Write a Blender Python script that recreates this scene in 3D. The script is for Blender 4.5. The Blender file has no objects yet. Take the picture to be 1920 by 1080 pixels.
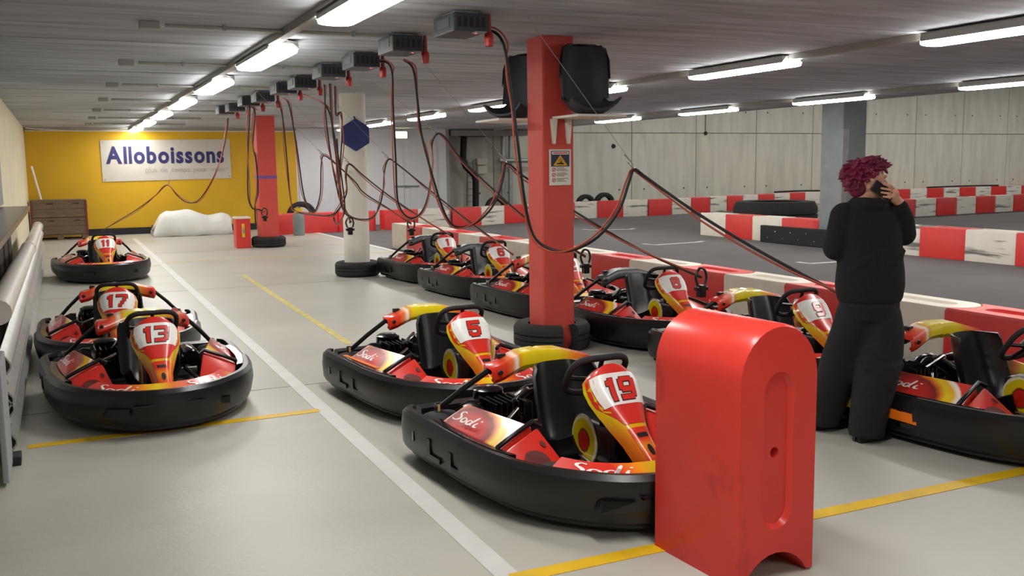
import bpy, bmesh, math, random
from mathutils import Vector, Matrix
random.seed(7)
SC = bpy.context.scene
COL = SC.collection
R = math.radians

# ------------------------------------------------------------------ camera
FPX, YAW, PITCH, ROLL, CAMZ = 1797.0, R(25.07), R(-7.256), R(-0.75), 1.6
_f = Vector((math.sin(YAW) * math.cos(PITCH), math.cos(YAW) * math.cos(PITCH), math.sin(PITCH)))
_r0 = Vector((math.cos(YAW), -math.sin(YAW), 0)); _u0 = _r0.cross(_f)
_r = _r0 * math.cos(ROLL) + _u0 * math.sin(ROLL)
_u = -_r0 * math.sin(ROLL) + _u0 * math.cos(ROLL)
cam = bpy.data.cameras.new('camera'); cam.sensor_width = 36; cam.lens = FPX / 1920 * 36
cam.clip_start = .05; cam.clip_end = 200
camo = bpy.data.objects.new('camera', cam); COL.objects.link(camo)
camo.matrix_world = Matrix(((_r.x, _u.x, -_f.x, 0), (_r.y, _u.y, -_f.y, 0), (_r.z, _u.z, -_f.z, CAMZ), (0, 0, 0, 1)))
SC.camera = camo
def ray(x, y): return _f + _r * ((x - 960) / FPX) - _u * ((y - 540) / FPX)
def atx(x, y, X):           # point of the place on the plane X that the photograph shows at this pixel
    d = ray(x, y); return Vector((0, 0, CAMZ)) + d * (X / d.x)
def aty(x, y, Y):
    d = ray(x, y); return Vector((0, 0, CAMZ)) + d * (Y / d.y)
def atz(x, y, Z):
    d = ray(x, y); return Vector((0, 0, CAMZ)) + d * ((Z - CAMZ) / d.z)

# ------------------------------------------------------------------ world and exposure (the hall has no daylight)
w = bpy.data.worlds.new('world'); SC.world = w; w.use_nodes = True
w.node_tree.nodes['Background'].inputs[0].default_value = (.9, .95, 1, 1)
w.node_tree.nodes['Background'].inputs[1].default_value = .02
SC.view_settings.view_transform = 'Standard'; SC.view_settings.look = 'None'
SC.view_settings.gamma = 1; SC.view_settings.use_curve_mapping = False
SC.view_settings.exposure = 0.22
SC.cycles.max_bounces = 6; SC.cycles.diffuse_bounces = 4; SC.cycles.glossy_bounces = 3
LAMP_POWER = 30.0

# ------------------------------------------------------------------ materials
MATS = {}
def srgb(r, g, b):
    f = lambda c: (c / 255 / 12.92) if c / 255 <= .04045 else ((c / 255 + .055) / 1.055) ** 2.4
    return (f(r), f(g), f(b), 1)
def mat(name, col, rough=.5, metal=0, noise=0, nscale=6, bump=0, bscale=40, spec=.5, stretch=(1, 1, 1), coat=0, emit=None, es=0, stain=None, sscale=(2, 2, 2), sthr=.6, swid=.08, alpha=None, rand=False):
    if name in MATS: return MATS[name]
    m = bpy.data.materials.new(name); m.use_nodes = True; nt = m.node_tree; N = nt.nodes; L = nt.links
    b = N['Principled BSDF']; b.inputs['Base Color'].default_value = col; b.inputs['Roughness'].default_value = rough
    b.inputs['Metallic'].default_value = metal; b.inputs['Specular IOR Level'].default_value = spec
    b.inputs['Coat Weight'].default_value = coat; b.inputs['Coat Roughness'].default_value = .08
    if emit: b.inputs['Emission Color'].default_value = emit; b.inputs['Emission Strength'].default_value = es
    out = None
    if noise or bump or stain:
        tc = N.new('ShaderNodeTexCoord'); mp = N.new('ShaderNodeMapping'); mp.inputs['Scale'].default_value = stretch
        src = tc.outputs['Object']
        if rand:
            oi = N.new('ShaderNodeObjectInfo'); ad = N.new('ShaderNodeVectorMath'); ad.operation = 'MULTIPLY_ADD'
            ad.inputs[1].default_value = (37, 53, 71); L.new(oi.outputs['Random'], ad.inputs[0]); L.new(src, ad.inputs[2]); src = ad.outputs[0]
        L.new(src, mp.inputs[0])
    if noise:
        n = N.new('ShaderNodeTexNoise'); n.inputs['Scale'].default_value = nscale; n.inputs['Detail'].default_value = 6
        L.new(mp.outputs[0], n.inputs['Vector'])
        cr = N.new('ShaderNodeValToRGB'); e = cr.color_ramp.elements
        e[0].position = .3; e[1].position = .7
        e[0].color = tuple(c * (1 - noise) for c in col[:3]) + (1,); e[1].color = tuple(min(1, c * (1 + noise)) for c in col[:3]) + (1,)
        L.new(n.outputs[0], cr.inputs[0]); out = cr.outputs[0]
    if stain:
        n2 = N.new('ShaderNodeTexNoise'); n2.inputs['Scale'].default_value = 1; n2.inputs['Detail'].default_value = 8
        mp2 = N.new('ShaderNodeMapping'); mp2.inputs['Scale'].default_value = sscale; L.new(src, mp2.inputs[0]); L.new(mp2.outputs[0], n2.inputs['Vector'])
        c2 = N.new('ShaderNodeValToRGB'); c2.color_ramp.elements[0].position = sthr; c2.color_ramp.elements[1].position = sthr + swid
        c2.color_ramp.elements[0].color = (0, 0, 0, 1); c2.color_ramp.elements[1].color = (stain[3],) * 3 + (1,)
        L.new(n2.outputs[0], c2.inputs[0])
        mx = N.new('ShaderNodeMixRGB'); mx.inputs[1].default_value = col; mx.inputs[2].default_value = stain[:3] + (1,)
        if out: L.new(out, mx.inputs[1])
        L.new(c2.outputs[0], mx.inputs[0]); out = mx.outputs[0]
    if out: L.new(out, b.inputs['Base Color'])
    if bump:
        n3 = N.new('ShaderNodeTexNoise'); n3.inputs['Scale'].default_value = bscale; n3.inputs['Detail'].default_value = 4
        L.new(mp.outputs[0], n3.inputs['Vector']); bp = N.new('ShaderNodeBump'); bp.inputs['Strength'].default_value = bump; bp.inputs['Distance'].default_value = .01
        L.new(n3.outputs[0], bp.inputs['Height']); L.new(bp.outputs[0], b.inputs['Normal'])
    MATS[name] = m; return m
def ramp_mat(name, kind, stops, center=(0, 0, 0), scale=(1, 1, 1), rough=.3, coat=.4, noise=0):
    """printed sticker: a colour ramp over the distance from a centre ('radial') or over one axis ('x','y','z') in object space"""
    m = bpy.data.materials.new(name); m.use_nodes = True; nt = m.node_tree; N = nt.nodes; L = nt.links
    b = N['Principled BSDF']; b.inputs['Roughness'].default_value = rough; b.inputs['Coat Weight'].default_value = coat; b.inputs['Coat Roughness'].default_value = .06
    tc = N.new('ShaderNodeTexCoord'); s = N.new('ShaderNodeVectorMath'); s.operation = 'SUBTRACT'; s.inputs[1].default_value = center
    L.new(tc.outputs['Object'], s.inputs[0]); k = N.new('ShaderNodeVectorMath'); k.operation = 'MULTIPLY'; k.inputs[1].default_value = scale; L.new(s.outputs[0], k.inputs[0])
    if kind == 'radial':
        l = N.new('ShaderNodeVectorMath'); l.operation = 'LENGTH'; L.new(k.outputs[0], l.inputs[0]); o = l.outputs['Value']
    else:
        sp = N.new('ShaderNodeSeparateXYZ'); L.new(k.outputs[0], sp.inputs[0]); o = sp.outputs['xyz'.index(kind)]
    if noise:
        nz = N.new('ShaderNodeTexNoise'); nz.inputs['Scale'].default_value = 14; L.new(tc.outputs['Object'], nz.inputs['Vector'])
        ma = N.new('ShaderNodeMath'); ma.operation = 'MULTIPLY_ADD'; ma.inputs[1].default_value = noise; L.new(nz.outputs[0], ma.inputs[0]); L.new(o, ma.inputs[2]); o = ma.outputs[0]
    cr = N.new('ShaderNodeValToRGB'); els = cr.color_ramp.elements
    els[0].position = stops[0][0]; els[0].color = stops[0][1]; els[1].position = stops[-1][0]; els[1].color = stops[-1][1]
    for p, c in stops[1:-1]:
        e = els.new(p); e.color = c
    L.new(o, cr.inputs[0]); L.new(cr.outputs[0], b.inputs['Base Color']); MATS[name] = m; return m

RED = srgb(214, 40, 24); ORANGE = srgb(240, 120, 20); YELLOW = srgb(232, 205, 10); WHITE = srgb(238, 236, 232); BLACK = srgb(14, 14, 15)
M_conc_floor = mat('concrete_floor', srgb(180, 178, 168), .42, noise=.07, nscale=.9, bump=.12, bscale=30, stain=(.2, .18, .15, .28), sscale=(.45, 1.4, 1), sthr=.56, swid=.3)
M_asphalt = mat('asphalt', srgb(96, 93, 93), .8, noise=.12, nscale=1.2, bump=.35, bscale=120)
M_ceil = mat('board_formed_concrete', srgb(175, 179, 186), .85, noise=.28, nscale=2.2, stretch=(.35, 3.2, 1), bump=.3, bscale=9, stain=(.09, .08, .07, .5), sscale=(.5, .35, 1), sthr=.5, swid=.3)
M_conc_wall = mat('concrete_panel', srgb(210, 209, 196), .8, noise=.1, nscale=1.3, stretch=(3, 1, .5), bump=.15, bscale=12, rand=True, stain=(.3, .27, .2, .3), sscale=(2.4, 1, .25), sthr=.55, swid=.2)
M_joint = mat('concrete_joint', srgb(120, 116, 104), .9, noise=.1)
M_conc_dark = mat('grey_concrete', srgb(150, 152, 148), .85, noise=.12, nscale=1.5, bump=.15, bscale=12)
M_yellow = mat('yellow_wall_paint', srgb(214, 168, 18), .55, noise=.04, nscale=2, bump=.05, bscale=60)
M_cream = mat('cream_wall_paint', srgb(226, 216, 186), .7, noise=.06, nscale=2)
M_greywall = mat('grey_wall_panel', srgb(150, 155, 156), .6, noise=.08, nscale=2)
M_whitewall = mat('white_wall_paint', srgb(214, 217, 219), .6, noise=.03, nscale=2)
M_black = mat('black_baseboard', srgb(24, 26, 30), .6)
M_redp = mat('red_pillar_paint', srgb(206, 76, 64), .55, noise=.06, nscale=4, bump=.05, bscale=50)
M_whitep = mat('white_pillar_paint', srgb(226, 222, 210), .6, noise=.04, nscale=4, stain=(.3, .27, .22, .35), sscale=(8, 8, 3), sthr=.64, swid=.06)
M_steelcol = mat('grey_steel_column', srgb(130, 137, 138), .55, noise=.1, nscale=3)
M_blk = mat('black_plastic', srgb(17, 17, 18), .34, noise=.15, nscale=20, bump=.05, bscale=120)
M_gloss = mat('gloss_black', srgb(10, 10, 11), .18)
M_seat = mat('black_seat_shell', srgb(20, 21, 22), .3)
M_rub = mat('black_rubber', srgb(30, 30, 31), .75, noise=.2, nscale=14, bump=.2, bscale=40)
M_chrome = mat('bright_steel', srgb(200, 200, 198), .22, metal=1)
M_galv = mat('galvanised_steel', srgb(176, 178, 176), .45, metal=.65, noise=.12, nscale=9)
M_white = mat('white_print', WHITE, .35, coat=.3)
M_redprint = mat('red_print', srgb(212, 42, 28), .35, coat=.3)
M_dk = mat('dark_print', srgb(30, 26, 26), .4)
M_yprint = mat('yellow_print', YELLOW, .35)
M_oprint = mat('orange_print', ORANGE, .35)
M_redblk = mat('red_barrier_plastic', srgb(214, 54, 50), .36, noise=.05, nscale=5, rand=True, stain=(.12, .03, .03, .5), sscale=(3, 1.2, 9), sthr=.66, swid=.1)
M_whtblk = mat('white_barrier_plastic', srgb(224, 217, 202), .4, noise=.04, nscale=5, rand=True)
M_whtscuff = mat('white_barrier_scuffed', srgb(222, 216, 204), .45, noise=.04, nscale=5, rand=True, stain=(.05, .05, .05, .85), sscale=(2, 1.0, 11), sthr=.56, swid=.1)
M_tape_y = mat('yellow_floor_tape', srgb(222, 180, 22), .5, noise=.1, nscale=6, stain=(.4, .33, .1, .6), sscale=(5, 5, 5), sthr=.6)
M_faint_y = mat('worn_yellow_paint', srgb(200, 186, 110), .6, noise=.15, nscale=8)
M_line_w = mat('white_floor_paint', srgb(208, 207, 203), .5, noise=.05, nscale=6)
M_lamp = mat('lamp_diffuser', (1, 1, 1, 1), .5, emit=(1, .98, .935, 1), es=LAMP_POWER)
M_lampbody = mat('lamp_housing', srgb(150, 148, 145), .6)
M_cond = mat('grey_conduit', srgb(150, 148, 142), .5, noise=.06)
M_wood = mat('weathered_wood', srgb(112, 92, 74), .8, noise=.25, nscale=4, stretch=(1, 1, 9), bump=.2)
M_darkwood = mat('dark_board', srgb(70, 64, 56), .6, noise=.2, nscale=5, stretch=(1, 1, 6))
M_ledge = mat('dark_counter_top', srgb(84, 78, 70), .25, noise=.15, nscale=3)
M_cabb = mat('cable_black', srgb(30, 26, 26), .5)
M_cabo = mat('cable_orange', srgb(176, 78, 50), .5)
M_charger = mat('charger_housing', srgb(52, 56, 64), .45, noise=.08)
M_led = mat('red_led', (1, .05, .03, 1), .4, emit=(1, .05, .05, 1), es=6)
M_knit = mat('black_knit', srgb(20, 20, 23), .95, noise=.25, nscale=60, bump=.35, bscale=180)
M_denim = mat('black_trouser_cloth', srgb(24, 23, 26), .9, noise=.2, nscale=40, bump=.3, bscale=90)
M_skin = mat('skin', srgb(214, 160, 132), .5, noise=.05, nscale=12)
M_hair = mat('magenta_hair', srgb(120, 26, 62), .55, noise=.45, nscale=26, stretch=(1, 1, .4), bump=.5, bscale=60)

# ------------------------------------------------------------------ mesh helpers
def link(name, me, m=None, parent=None, smooth=False):
    o = bpy.data.objects.new(name, me); COL.objects.link(o)
    if m and not me.materials: me.materials.append(m)
    if smooth:
        for p in me.polygons: p.use_smooth = True
    if parent: o.parent = parent
    return o
def fin(name, bm, m, parent=None, smooth=False, auto=None):
    bmesh.ops.recalc_face_normals(bm, faces=bm.faces)
    me = bpy.data.meshes.new(name)
    if auto is not None:
        for f in bm.faces: f.smooth = True
        for e in bm.edges:
            if len(e.link_faces) != 2 or e.calc_face_angle(0) > R(auto): e.smooth = False
    bm.to_mesh(me); bm.free()
    return link(name, me, m, parent, smooth)
def bev(bm, w, seg=2, ang=25):
    es = [e for e in bm.edges if len(e.link_faces) == 2 and e.calc_face_angle(0) > R(ang)]
    if es and w > 0: bmesh.ops.bevel(bm, geom=es, offset=w, segments=seg, affect='EDGES', profile=.6, clamp_overlap=True)
    return bm
def hexa(vs, b=0, seg=2):
    """8 corners: bottom loop 0-3, top loop 4-7"""
    bm = bmesh.new(); v = [bm.verts.new(p) for p in vs]
    for f in ((3, 2, 1, 0), (4, 5, 6, 7), (0, 1, 5, 4), (1, 2, 6, 5), (2, 3, 7, 6), (3, 0, 4, 7)): bm.faces.new([v[i] for i in f])
    bmesh.ops.recalc_face_normals(bm, faces=bm.faces)
    return bev(bm, b, seg)
def box(x0, x1, y0, y1, z0, z1, b=0, seg=2):
    return hexa([(x0, y0, z0), (x1, y0, z0), (x1, y1, z0), (x0, y1, z0), (x0, y0, z1), (x1, y0, z1), (x1, y1, z1), (x0, y1, z1)], b, seg)
def catmull(pts, n=6, closed=False):
    P = [Vector(p) for p in pts]; out = []; k = len(P)
    for i in range(k if closed else k - 1):
        a, b, c, d = (P[(i - 1) % k], P[i], P[(i + 1) % k], P[(i + 2) % k]) if closed else (P[max(i - 1, 0)], P[i], P[i + 1], P[min(i + 2, k - 1)])
        for j in range(n):
            t = j / n
            out.append(.5 * ((2 * b) + (c - a) * t + (2 * a - 5 * b + 4 * c - d) * t * t + (3 * b - a - 3 * c + d) * t ** 3))
    if not closed: out.append(P[-1])
    return out
def tube(pts, r, seg=8, closed=False, bm=None):
    bm = bm or bmesh.new(); P = [Vector(p) for p in pts]; n = len(P); rings = []; up = None
    for i, p in enumerate(P):
        if closed: t = P[(i + 1) % n] - P[(i - 1) % n]
        else: t = P[min(i + 1, n - 1)] - P[max(i - 1, 0)]
        t.normalize()
        if up is None:
            up = Vector((0, 0, 1)) if abs(t.z) < .9 else Vector((1, 0, 0))
        s = t.cross(up); s = s.normalized() if s.length > 1e-6 else Vector((1, 0, 0)); up = s.cross(t).normalized()
        rr = r[i] if isinstance(r, (list, tuple)) else r
        rings.append([bm.verts.new(p + (s * math.cos(a) + up * math.sin(a)) * rr) for a in (2 * math.pi * k / seg for k in range(seg))])
    for i in range(n if closed else n - 1):
        A, B = rings[i], rings[(i + 1) % n]
        for k in range(seg): bm.faces.new((A[k], A[(k + 1) % seg], B[(k + 1) % seg], B[k]))
    if not closed: bm.faces.new(rings[0][::-1]); bm.faces.new(rings[-1])
    return bm
def lathe(prof, seg=24, axis='z', c=(0, 0, 0), closed=False, arc=1.0, a0=0):
    bm = bmesh.new(); c = Vector(c); full = arc >= 1
    n = seg if full else seg + 1; rings = []
    for k in range(n):
        a = a0 + 2 * math.pi * arc * k / seg; ca, sa = math.cos(a), math.sin(a); ring = []
        for r, h in prof:
            p = {'z': Vector((r * ca, r * sa, h)), 'x': Vector((h, r * ca, r * sa)), 'y': Vector((r * ca, h, r * sa))}[axis]
            ring.append(bm.verts.new(c + p))
        rings.append(ring)
    m = len(prof)
    for k in range(n if full else n - 1):
        A, B = rings[k], rings[(k + 1) % n]
        for i in range(m if closed else m - 1):
            bm.faces.new((A[i], A[(i + 1) % m], B[(i + 1) % m], B[i]))
    if not full and closed: bm.faces.new(rings[0]); bm.faces.new(rings[-1])
    bmesh.ops.remove_doubles(bm, verts=bm.verts, dist=1e-5)
    return bm
def prism(poly, z0, z1, b=0, seg=2, fn=None):
    """extrude a 2D polygon; fn maps (u, v, w) to a point"""
    fn = fn or (lambda u, v, w: (u, v, w)); bm = bmesh.new()
    A = [bm.verts.new(fn(u, v, z0)) for u, v in poly]; B = [bm.verts.new(fn(u, v, z1)) for u, v in poly]; n = len(poly)
    bm.faces.new(A[::-1]); bm.faces.new(B)
    for i in range(n): bm.faces.new((A[i], A[(i + 1) % n], B[(i + 1) % n], B[i]))
    bmesh.ops.recalc_face_normals(bm, faces=bm.faces)
    return bev(bm, b, seg)
def sweep(path, prof, closed=False):
    """sweep a closed profile of (outward, z) points along a plan path; outward is to the right of travel"""
    bm = bmesh.new(); P = [Vector((p[0], p[1], 0)) for p in path]; n = len(P); rings = []
    for i, p in enumerate(P):
        t = (P[(i + 1) % n] - P[(i - 1) % n]) if closed else (P[min(i + 1, n - 1)] - P[max(i - 1, 0)])
        t.normalize(); o = Vector((t.y, -t.x, 0)); zz = path[i][2] if len(path[i]) > 2 else 0
        rings.append([bm.verts.new(p + o * u + Vector((0, 0, v + zz))) for u, v in prof])
    m = len(prof)
    for i in range(n if closed else n - 1):
        A, B = rings[i], rings[(i + 1) % n]
        for k in range(m): bm.faces.new((A[k], A[(k + 1) % m], B[(k + 1) % m], B[k]))
    if not closed: bm.faces.new(rings[0][::-1]); bm.faces.new(rings[-1])
    return bm
def loft(rows, thick=0):
    bm = bmesh.new(); V = [[bm.verts.new(p) for p in r] for r in rows]
    for i in range(len(V) - 1):
        for j in range(len(V[0]) - 1): bm.faces.new((V[i][j], V[i][j + 1], V[i + 1][j + 1], V[i + 1][j]))
    if thick:
        bmesh.ops.recalc_face_normals(bm, faces=bm.faces)
        bmesh.ops.solidify(bm, geom=bm.faces[:], thickness=thick)
    return bm
def thing(name, label, cat, loc=(0, 0, 0), rz=0, group=None):
    o = bpy.data.objects.new(name, None); COL.objects.link(o); o.location = loc; o.rotation_euler = (0, 0, rz); o.empty_display_size = .1
    o['label'] = label; o['category'] = cat
    if group: o['group'] = group
    return o
def tag(o, label, cat, group=None):
    o['label'] = label; o['category'] = cat
    if group: o['group'] = group
    return o
def struct(o, label=None):
    o['kind'] = 'structure'
    if label: o['label'] = label
    return o
def copy_tree(o, parent=None):
    c = o.copy(); COL.objects.link(c); c.parent = parent
    for ch in [x for x in KIDS.get(o.name, [])]: copy_tree(ch, c)
    return c
KIDS = {}
def index_kids():
    KIDS.clear()
    for o in bpy.data.objects:
        if o.parent: KIDS.setdefault(o.parent.name, []).append(o)
def place(o, loc, rz=0):
    o.location = loc; o.rotation_euler = (0, 0, rz); return o
def bake(o):
    dg = bpy.context.evaluated_depsgraph_get(); me = bpy.data.meshes.new_from_object(o.evaluated_get(dg))
    o.modifiers.clear(); o.data = me
    for p in me.polygons: p.use_smooth = True
    return o

CZ = 2.68      # underside of the slab
SLABX = 13.15  # free edge of the slab above the track
YB = 26.2      # yellow back wall
YC = 28.2      # concrete back wall of the high hall

# ================================================================== the room
struct(fin('floor', box(-.75, 5.8, -6, YB + .1, -.2, 0), M_conc_floor), 'pale grey concrete floor of the kart parking area')
struct(fin('floor_track', box(5.8, 42, -6, YC + .1, -.2, -.004), M_asphalt), 'dark grey asphalt of the kart track')
struct(fin('trim_1', box(5.69, 5.83, 13.5, YB - 2.4, -.03, .006), M_line_w), 'pale strip where the concrete floor meets the asphalt')
for q, y in enumerate((.4, 7.0, 13.4, 19.8)):
    struct(fin('trim_%d' % (q + 2), box(-.7, 5.8, y, y + .008, -.01, .0012), M_joint), 'thin dark expansion joint across the concrete floor')
ceil = fin('ceiling', box(-.9, SLABX, -6, YC + .1, CZ, CZ + .3), M_ceil); struct(ceil, 'grey board-formed concrete ceiling slab')
for i in range(11):           # shallow formwork ribs left by the boards
    fin('board_seam', box(-.7, SLABX - .05, -2 + i * 2.7, -2 + i * 2.7 + .025, CZ - .006, CZ + .01), M_ceil, ceil)
struct(fin('ceiling_hall', box(SLABX, 42, -6, YC + .1, 4.9, 5.1), M_conc_dark))
struct(fin('wall_slab_edge', box(SLABX, SLABX + .1, -6, YC, CZ + .02, 4.9), M_conc_dark))
struct(fin('wall_left', box(-.9, -.7, -6, YB, 0, CZ), M_cream), 'cream painted wall beside the guard rail')
struct(fin('wall_rear', box(-.9, 42, -6.2, -6, 0, 5), M_conc_dark))
struct(fin('wall_right', box(42, 42.2, -6, YC, 0, 5), M_conc_dark))
wy = struct(fin('wall_back', box(-.7, 5.85, YB, YB + .15, 0, CZ), M_yellow), 'bright yellow painted back wall')
fin('top_rail', box(-.68, 5.85, YB - .03, YB, 2.585, 2.61), M_whitep, wy)
fin('cable_tray', box(-.68, 5.85, YB - .12, YB, 2.62, CZ), M_conc_dark, wy)
struct(fin('baseboard_back', box(.55, 5.85, YB - .03, YB, 0, .17), M_black), 'black baseboard under the yellow wall')
struct(fin('wall_back_white', box(5.85, 10.2, YB, YB + .15, 0, CZ), M_whitewall), 'pale grey-white wall with double doors')
struct(fin('wall_back_return', box(10.2, 10.3, YB, YC, 0, CZ), M_conc_dark))
wc = fin('wall_back_concrete', box(10.2, 42, YC + .02, YC + .2, 0, 5), M_joint); struct(wc, 'bare concrete wall cast in large panels behind the track')
xs = [10.25, 12.6, 14.9] + [17.78 + 2.66 * i for i in range(9)]
for i in range(len(xs) - 1):
    for z0, z1 in ((0, 2.66), (2.66, 4.95)):
        fin('concrete_panel', box(xs[i] + .012, xs[i + 1] - .012, YC, YC + .05, z0 + .012, z1 - .012, .006, 1), M_conc_wall, wc)
        for q in range(2):
            fx = xs[i] + (.5 if q == 0 else xs[i + 1] - xs[i] - .5)
            fin('tie_hole', lathe([(0, -.004), (.03, -.004), (.03, .01)], 10, 'y', (fx, YC, z0 + .75)), M_dk, wc)
# wall fittings in the service bay
t = thing('downpipe', 'thick dark drain pipe with an oblique bend in the service bay', 'pipe', (0, 0, 0))
dp = [aty(870, 246, 27.4), aty(868, 300, 27.4), aty(873, 312, 27.4), aty(889, 328, 27.4), aty(892, 340, 27.4), aty(892, 388, 27.4)]
fin('pipe_run', tube(dp, .1, 12), M_black, t, auto=40); fin('pipe_branch', tube([aty(862, 251, 27.4), aty(910, 251, 27.4)], .09, 12), M_black, t, auto=40)
t = thing('wall_ladder', 'thin grey ladder fixed to the wall beside the dark drain pipe', 'ladder')
for px in (876, 887): fin('stile', tube([aty(px, 300, 27.9), aty(px, 386, 27.9)], .02, 6), M_steelcol, t)
for k in range(7): fin('rung', tube([aty(876, 306 + 12 * k, 27.9), aty(887, 306 + 12 * k, 27.9)], .012, 6), M_steelcol, t)
def wallbox(name, label, cat, x0, y0, x1, y1, Y, m, d=.15):
    a, b = aty(x0, y0, Y), aty(x1, y1, Y); o = fin(name, box(a.x, b.x, Y, Y + d, b.z, a.z, .015), m); return tag(o, label, cat)
wallbox('cabinet', 'small pale grey switch cabinet on the service bay wall, upper one', 'cabinet', 895, 297, 914, 309, YC - .16, M_whitep)
wallbox('cabinet', 'small pale grey meter cabinet on the service bay wall, lower one', 'cabinet', 896, 311, 914, 326, YC - .16, M_whitep)
for q, px in enumerate((943, 957)):
    tag(fin('wall_pipe', tube([aty(px, 250, YC - .2), aty(px, 388, YC - .2)], .07, 10), M_galv, auto=40), ('left' if q == 0 else 'right') + ' one of two upright grey pipes beside the red pillar', 'pipe')
tag(fin('wall_pipe', tube([aty(936, 301, YC - .35), aty(1010, 301, YC - .35)], .07, 10), M_galv, auto=40), 'level grey pipe crossing the two upright ones', 'pipe')
t = thing('ceiling_duct', 'flat pale duct running under the ceiling into the service bay', 'duct')
fin('duct_body', box(10.4, 12.9, 26.3, 26.7, 2.5, 2.66, .02), M_lampbody, t)
# double doors in the pale wall
for q, (xa, xb) in enumerate(((690, 759), (766, 822))):
    a, b = aty(xa, 270, YB), aty(xb, 430, YB)
    d = fin('door_%d' % (q + 1), box(a.x, b.x, YB - .03, YB, 0, a.z, .006), M_whitewall); struct(d, 'pale grey leaf of the double door')
    h = aty(752 if q == 0 else 773, 349, YB - .06)
    fin('door_handle', tube([(h.x - .2, YB - .07, h.z), (h.x + .2, YB - .07, h.z)], .02, 8), M_steelcol, d)
a, b = aty(557, 262, YB), aty(630, 430, YB)
d = struct(fin('door_3', box(a.x, b.x, YB - .035, YB, 0, a.z, .006), mat('pale_blue_door', srgb(216, 220, 225), .5, noise=.02)), 'large pale blue-grey sliding door next to the yellow wall')
fin('door_frame', box(b.x, b.x + .06, YB - .05, YB, 0, a.z), M_whitewall, d)
# left side: grey panel, counter top with boards under it
gp = struct(fin('wall_left_panel', box(-.7, -.66, -2, 13.85, 1.2, CZ), M_greywall), 'blue-grey panel covering the near part of the left wall')
t = thing('wall_counter', 'long dark counter top fixed along the left wall above the guard rail', 'counter')
fin('counter_top', box(-.7, -.36, 1.5, 13.85, 1.12, 1.17, .006), M_ledge, t)
for k in range(12):
    y = 2.1 + k * 1.0
    fin('board', box(-.66, -.60, y, y + .62, .02, 1.12, .004), M_darkwood, t)
tag(fin('tyre', lathe([(.2, -.07), (.27, -.08), (.3, -.04), (.3, .04), (.27, .08), (.2, .07)], 20, 'x', (-.5, 10.9, .3), True), M_rub, auto=40), 'dark tyre wedged behind the guard rail under the counter', 'tyre')

# ------------------------------------------------------------------ guard rail on the left
t = thing('guard_rail', 'galvanised steel guard rail along the left wall', 'guard rail', (-.36, 5.8, 0))
wp = [(0, .62), (.03, .60), (.055, .56), (.055, .53), (.01, .47), (.01, .43), (.055, .37), (.055, .34), (.02, .29), (.0, .28), (-.006, .285), (.014, .30), (.048, .345), (.048, .365), (.003, .425), (.003, .475), (.048, .535), (.048, .555), (.026, .592), (-.004, .612)]
def rail(y0, y1, dz, nm):
    bm = bmesh.new(); A = [bm.verts.new((u, y0, v + dz)) for u, v in wp]; B = [bm.verts.new((u, y1, v + dz)) for u, v in wp]; n = len(wp)
    for i in range(n): bm.faces.new((A[i], A[(i + 1) % n], B[(i + 1) % n], B[i]))
    bm.faces.new(A[::-1]); bm.faces.new(B); return fin(nm, bm, M_galv, t, auto=50)
for k in range(3): rail(.06 + 4.2 * k, 4.3 + 4.2 * k, 0, 'rail_beam')
for k in range(3): rail(.06 + 4.2 * k, 4.3 + 4.2 * k, -.24, 'rail_beam')
for k in range(5):
    y = .1 + k * 3.1
    fin('post', box(-.13, -.01, y, y + .1, 0, .6, .004), M_galv, t)
    for z in (.44, .2): fin('bolt', lathe([(0, .02), (.014, .016), (.018, 0)], 8, 'x', (.012, y + .05, z)), M_steelcol, t)
fin('foot_plate', box(-.02, .07, -.02, .12, 0, .05, .005), M_black, t)
fin('end_plate', box(.0, .03, -.4, .03, .02, .64, .008), M_greywall, t)
for nm, y0, y1, z0, z1, lab in (('long_tube', .4, 6.9, .80, .73, 'nearer of two pale wrapped tubes lying on the guard rail'), ('long_tube', 6.75, 12.3, .72, .70, 'farther of two pale wrapped tubes lying on the guard rail')):
    o = thing(nm, lab, 'tube', (-.37, 5.8, 0))
    fin('tube_wall', tube([(0, y0 + (y1 - y0) * i / 8, z0 + (z1 - z0) * i / 8) for i in range(9)], .075 if y0 < 1 else .07, 14), mat('frosted_wrap', srgb(206, 200, 192), .5, noise=.1, nscale=7, stretch=(1, 4, 1)), o, auto=40)
    fin('end_band', lathe([(.078, 0), (.078, .12), (.083, .12), (.083, 0)], 16, 'y', (0, y1 - .5, z1 + .004), True), M_white, o)

# ------------------------------------------------------------------ floor marks
def floorline(name, label, a, b, wdt, m, h=.002):
    a, b = Vector(a), Vector(b); t = (b - a).normalized(); n = Vector((-t.y, t.x)) * (wdt / 2)
    return tag(fin(name, prism([(a - n)[:], (b - n)[:], (b + n)[:], (a + n)[:]], 0.0005, h), m), label, 'floor marking')
floorline('white_line', 'long white line painted on the floor between the kart columns', (1.49, -1), (1.53, 24.6), .1, M_line_w)
floorline('yellow_tape', 'yellow tape strip on the floor in front of kart 13', (-.27, 6.16), (1.47, 6.2), .085, M_tape_y, .003)
floorline('yellow_tape', 'yellow tape strip on the floor passing under the standing red block', (1.5, 3.24), (6.0, 3.22), .085, M_tape_y, .003)
floorline('yellow_line', 'faint yellow line across the floor near kart 11', (-.3, 16.2), (1.48, 17.3), .07, M_faint_y)
floorline('yellow_line', 'faint yellow line across the floor behind the white pillar', (1.53, 17.7), (5.7, 17.5), .08, M_faint_y)
a, b = atz(455, 515, 0), atz(655, 645, 0)
floorline('yellow_line', 'faint yellow line running lengthwise between white line and white pillar', (a.x, a.y), (b.x, b.y), .07, M_faint_y)
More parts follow.
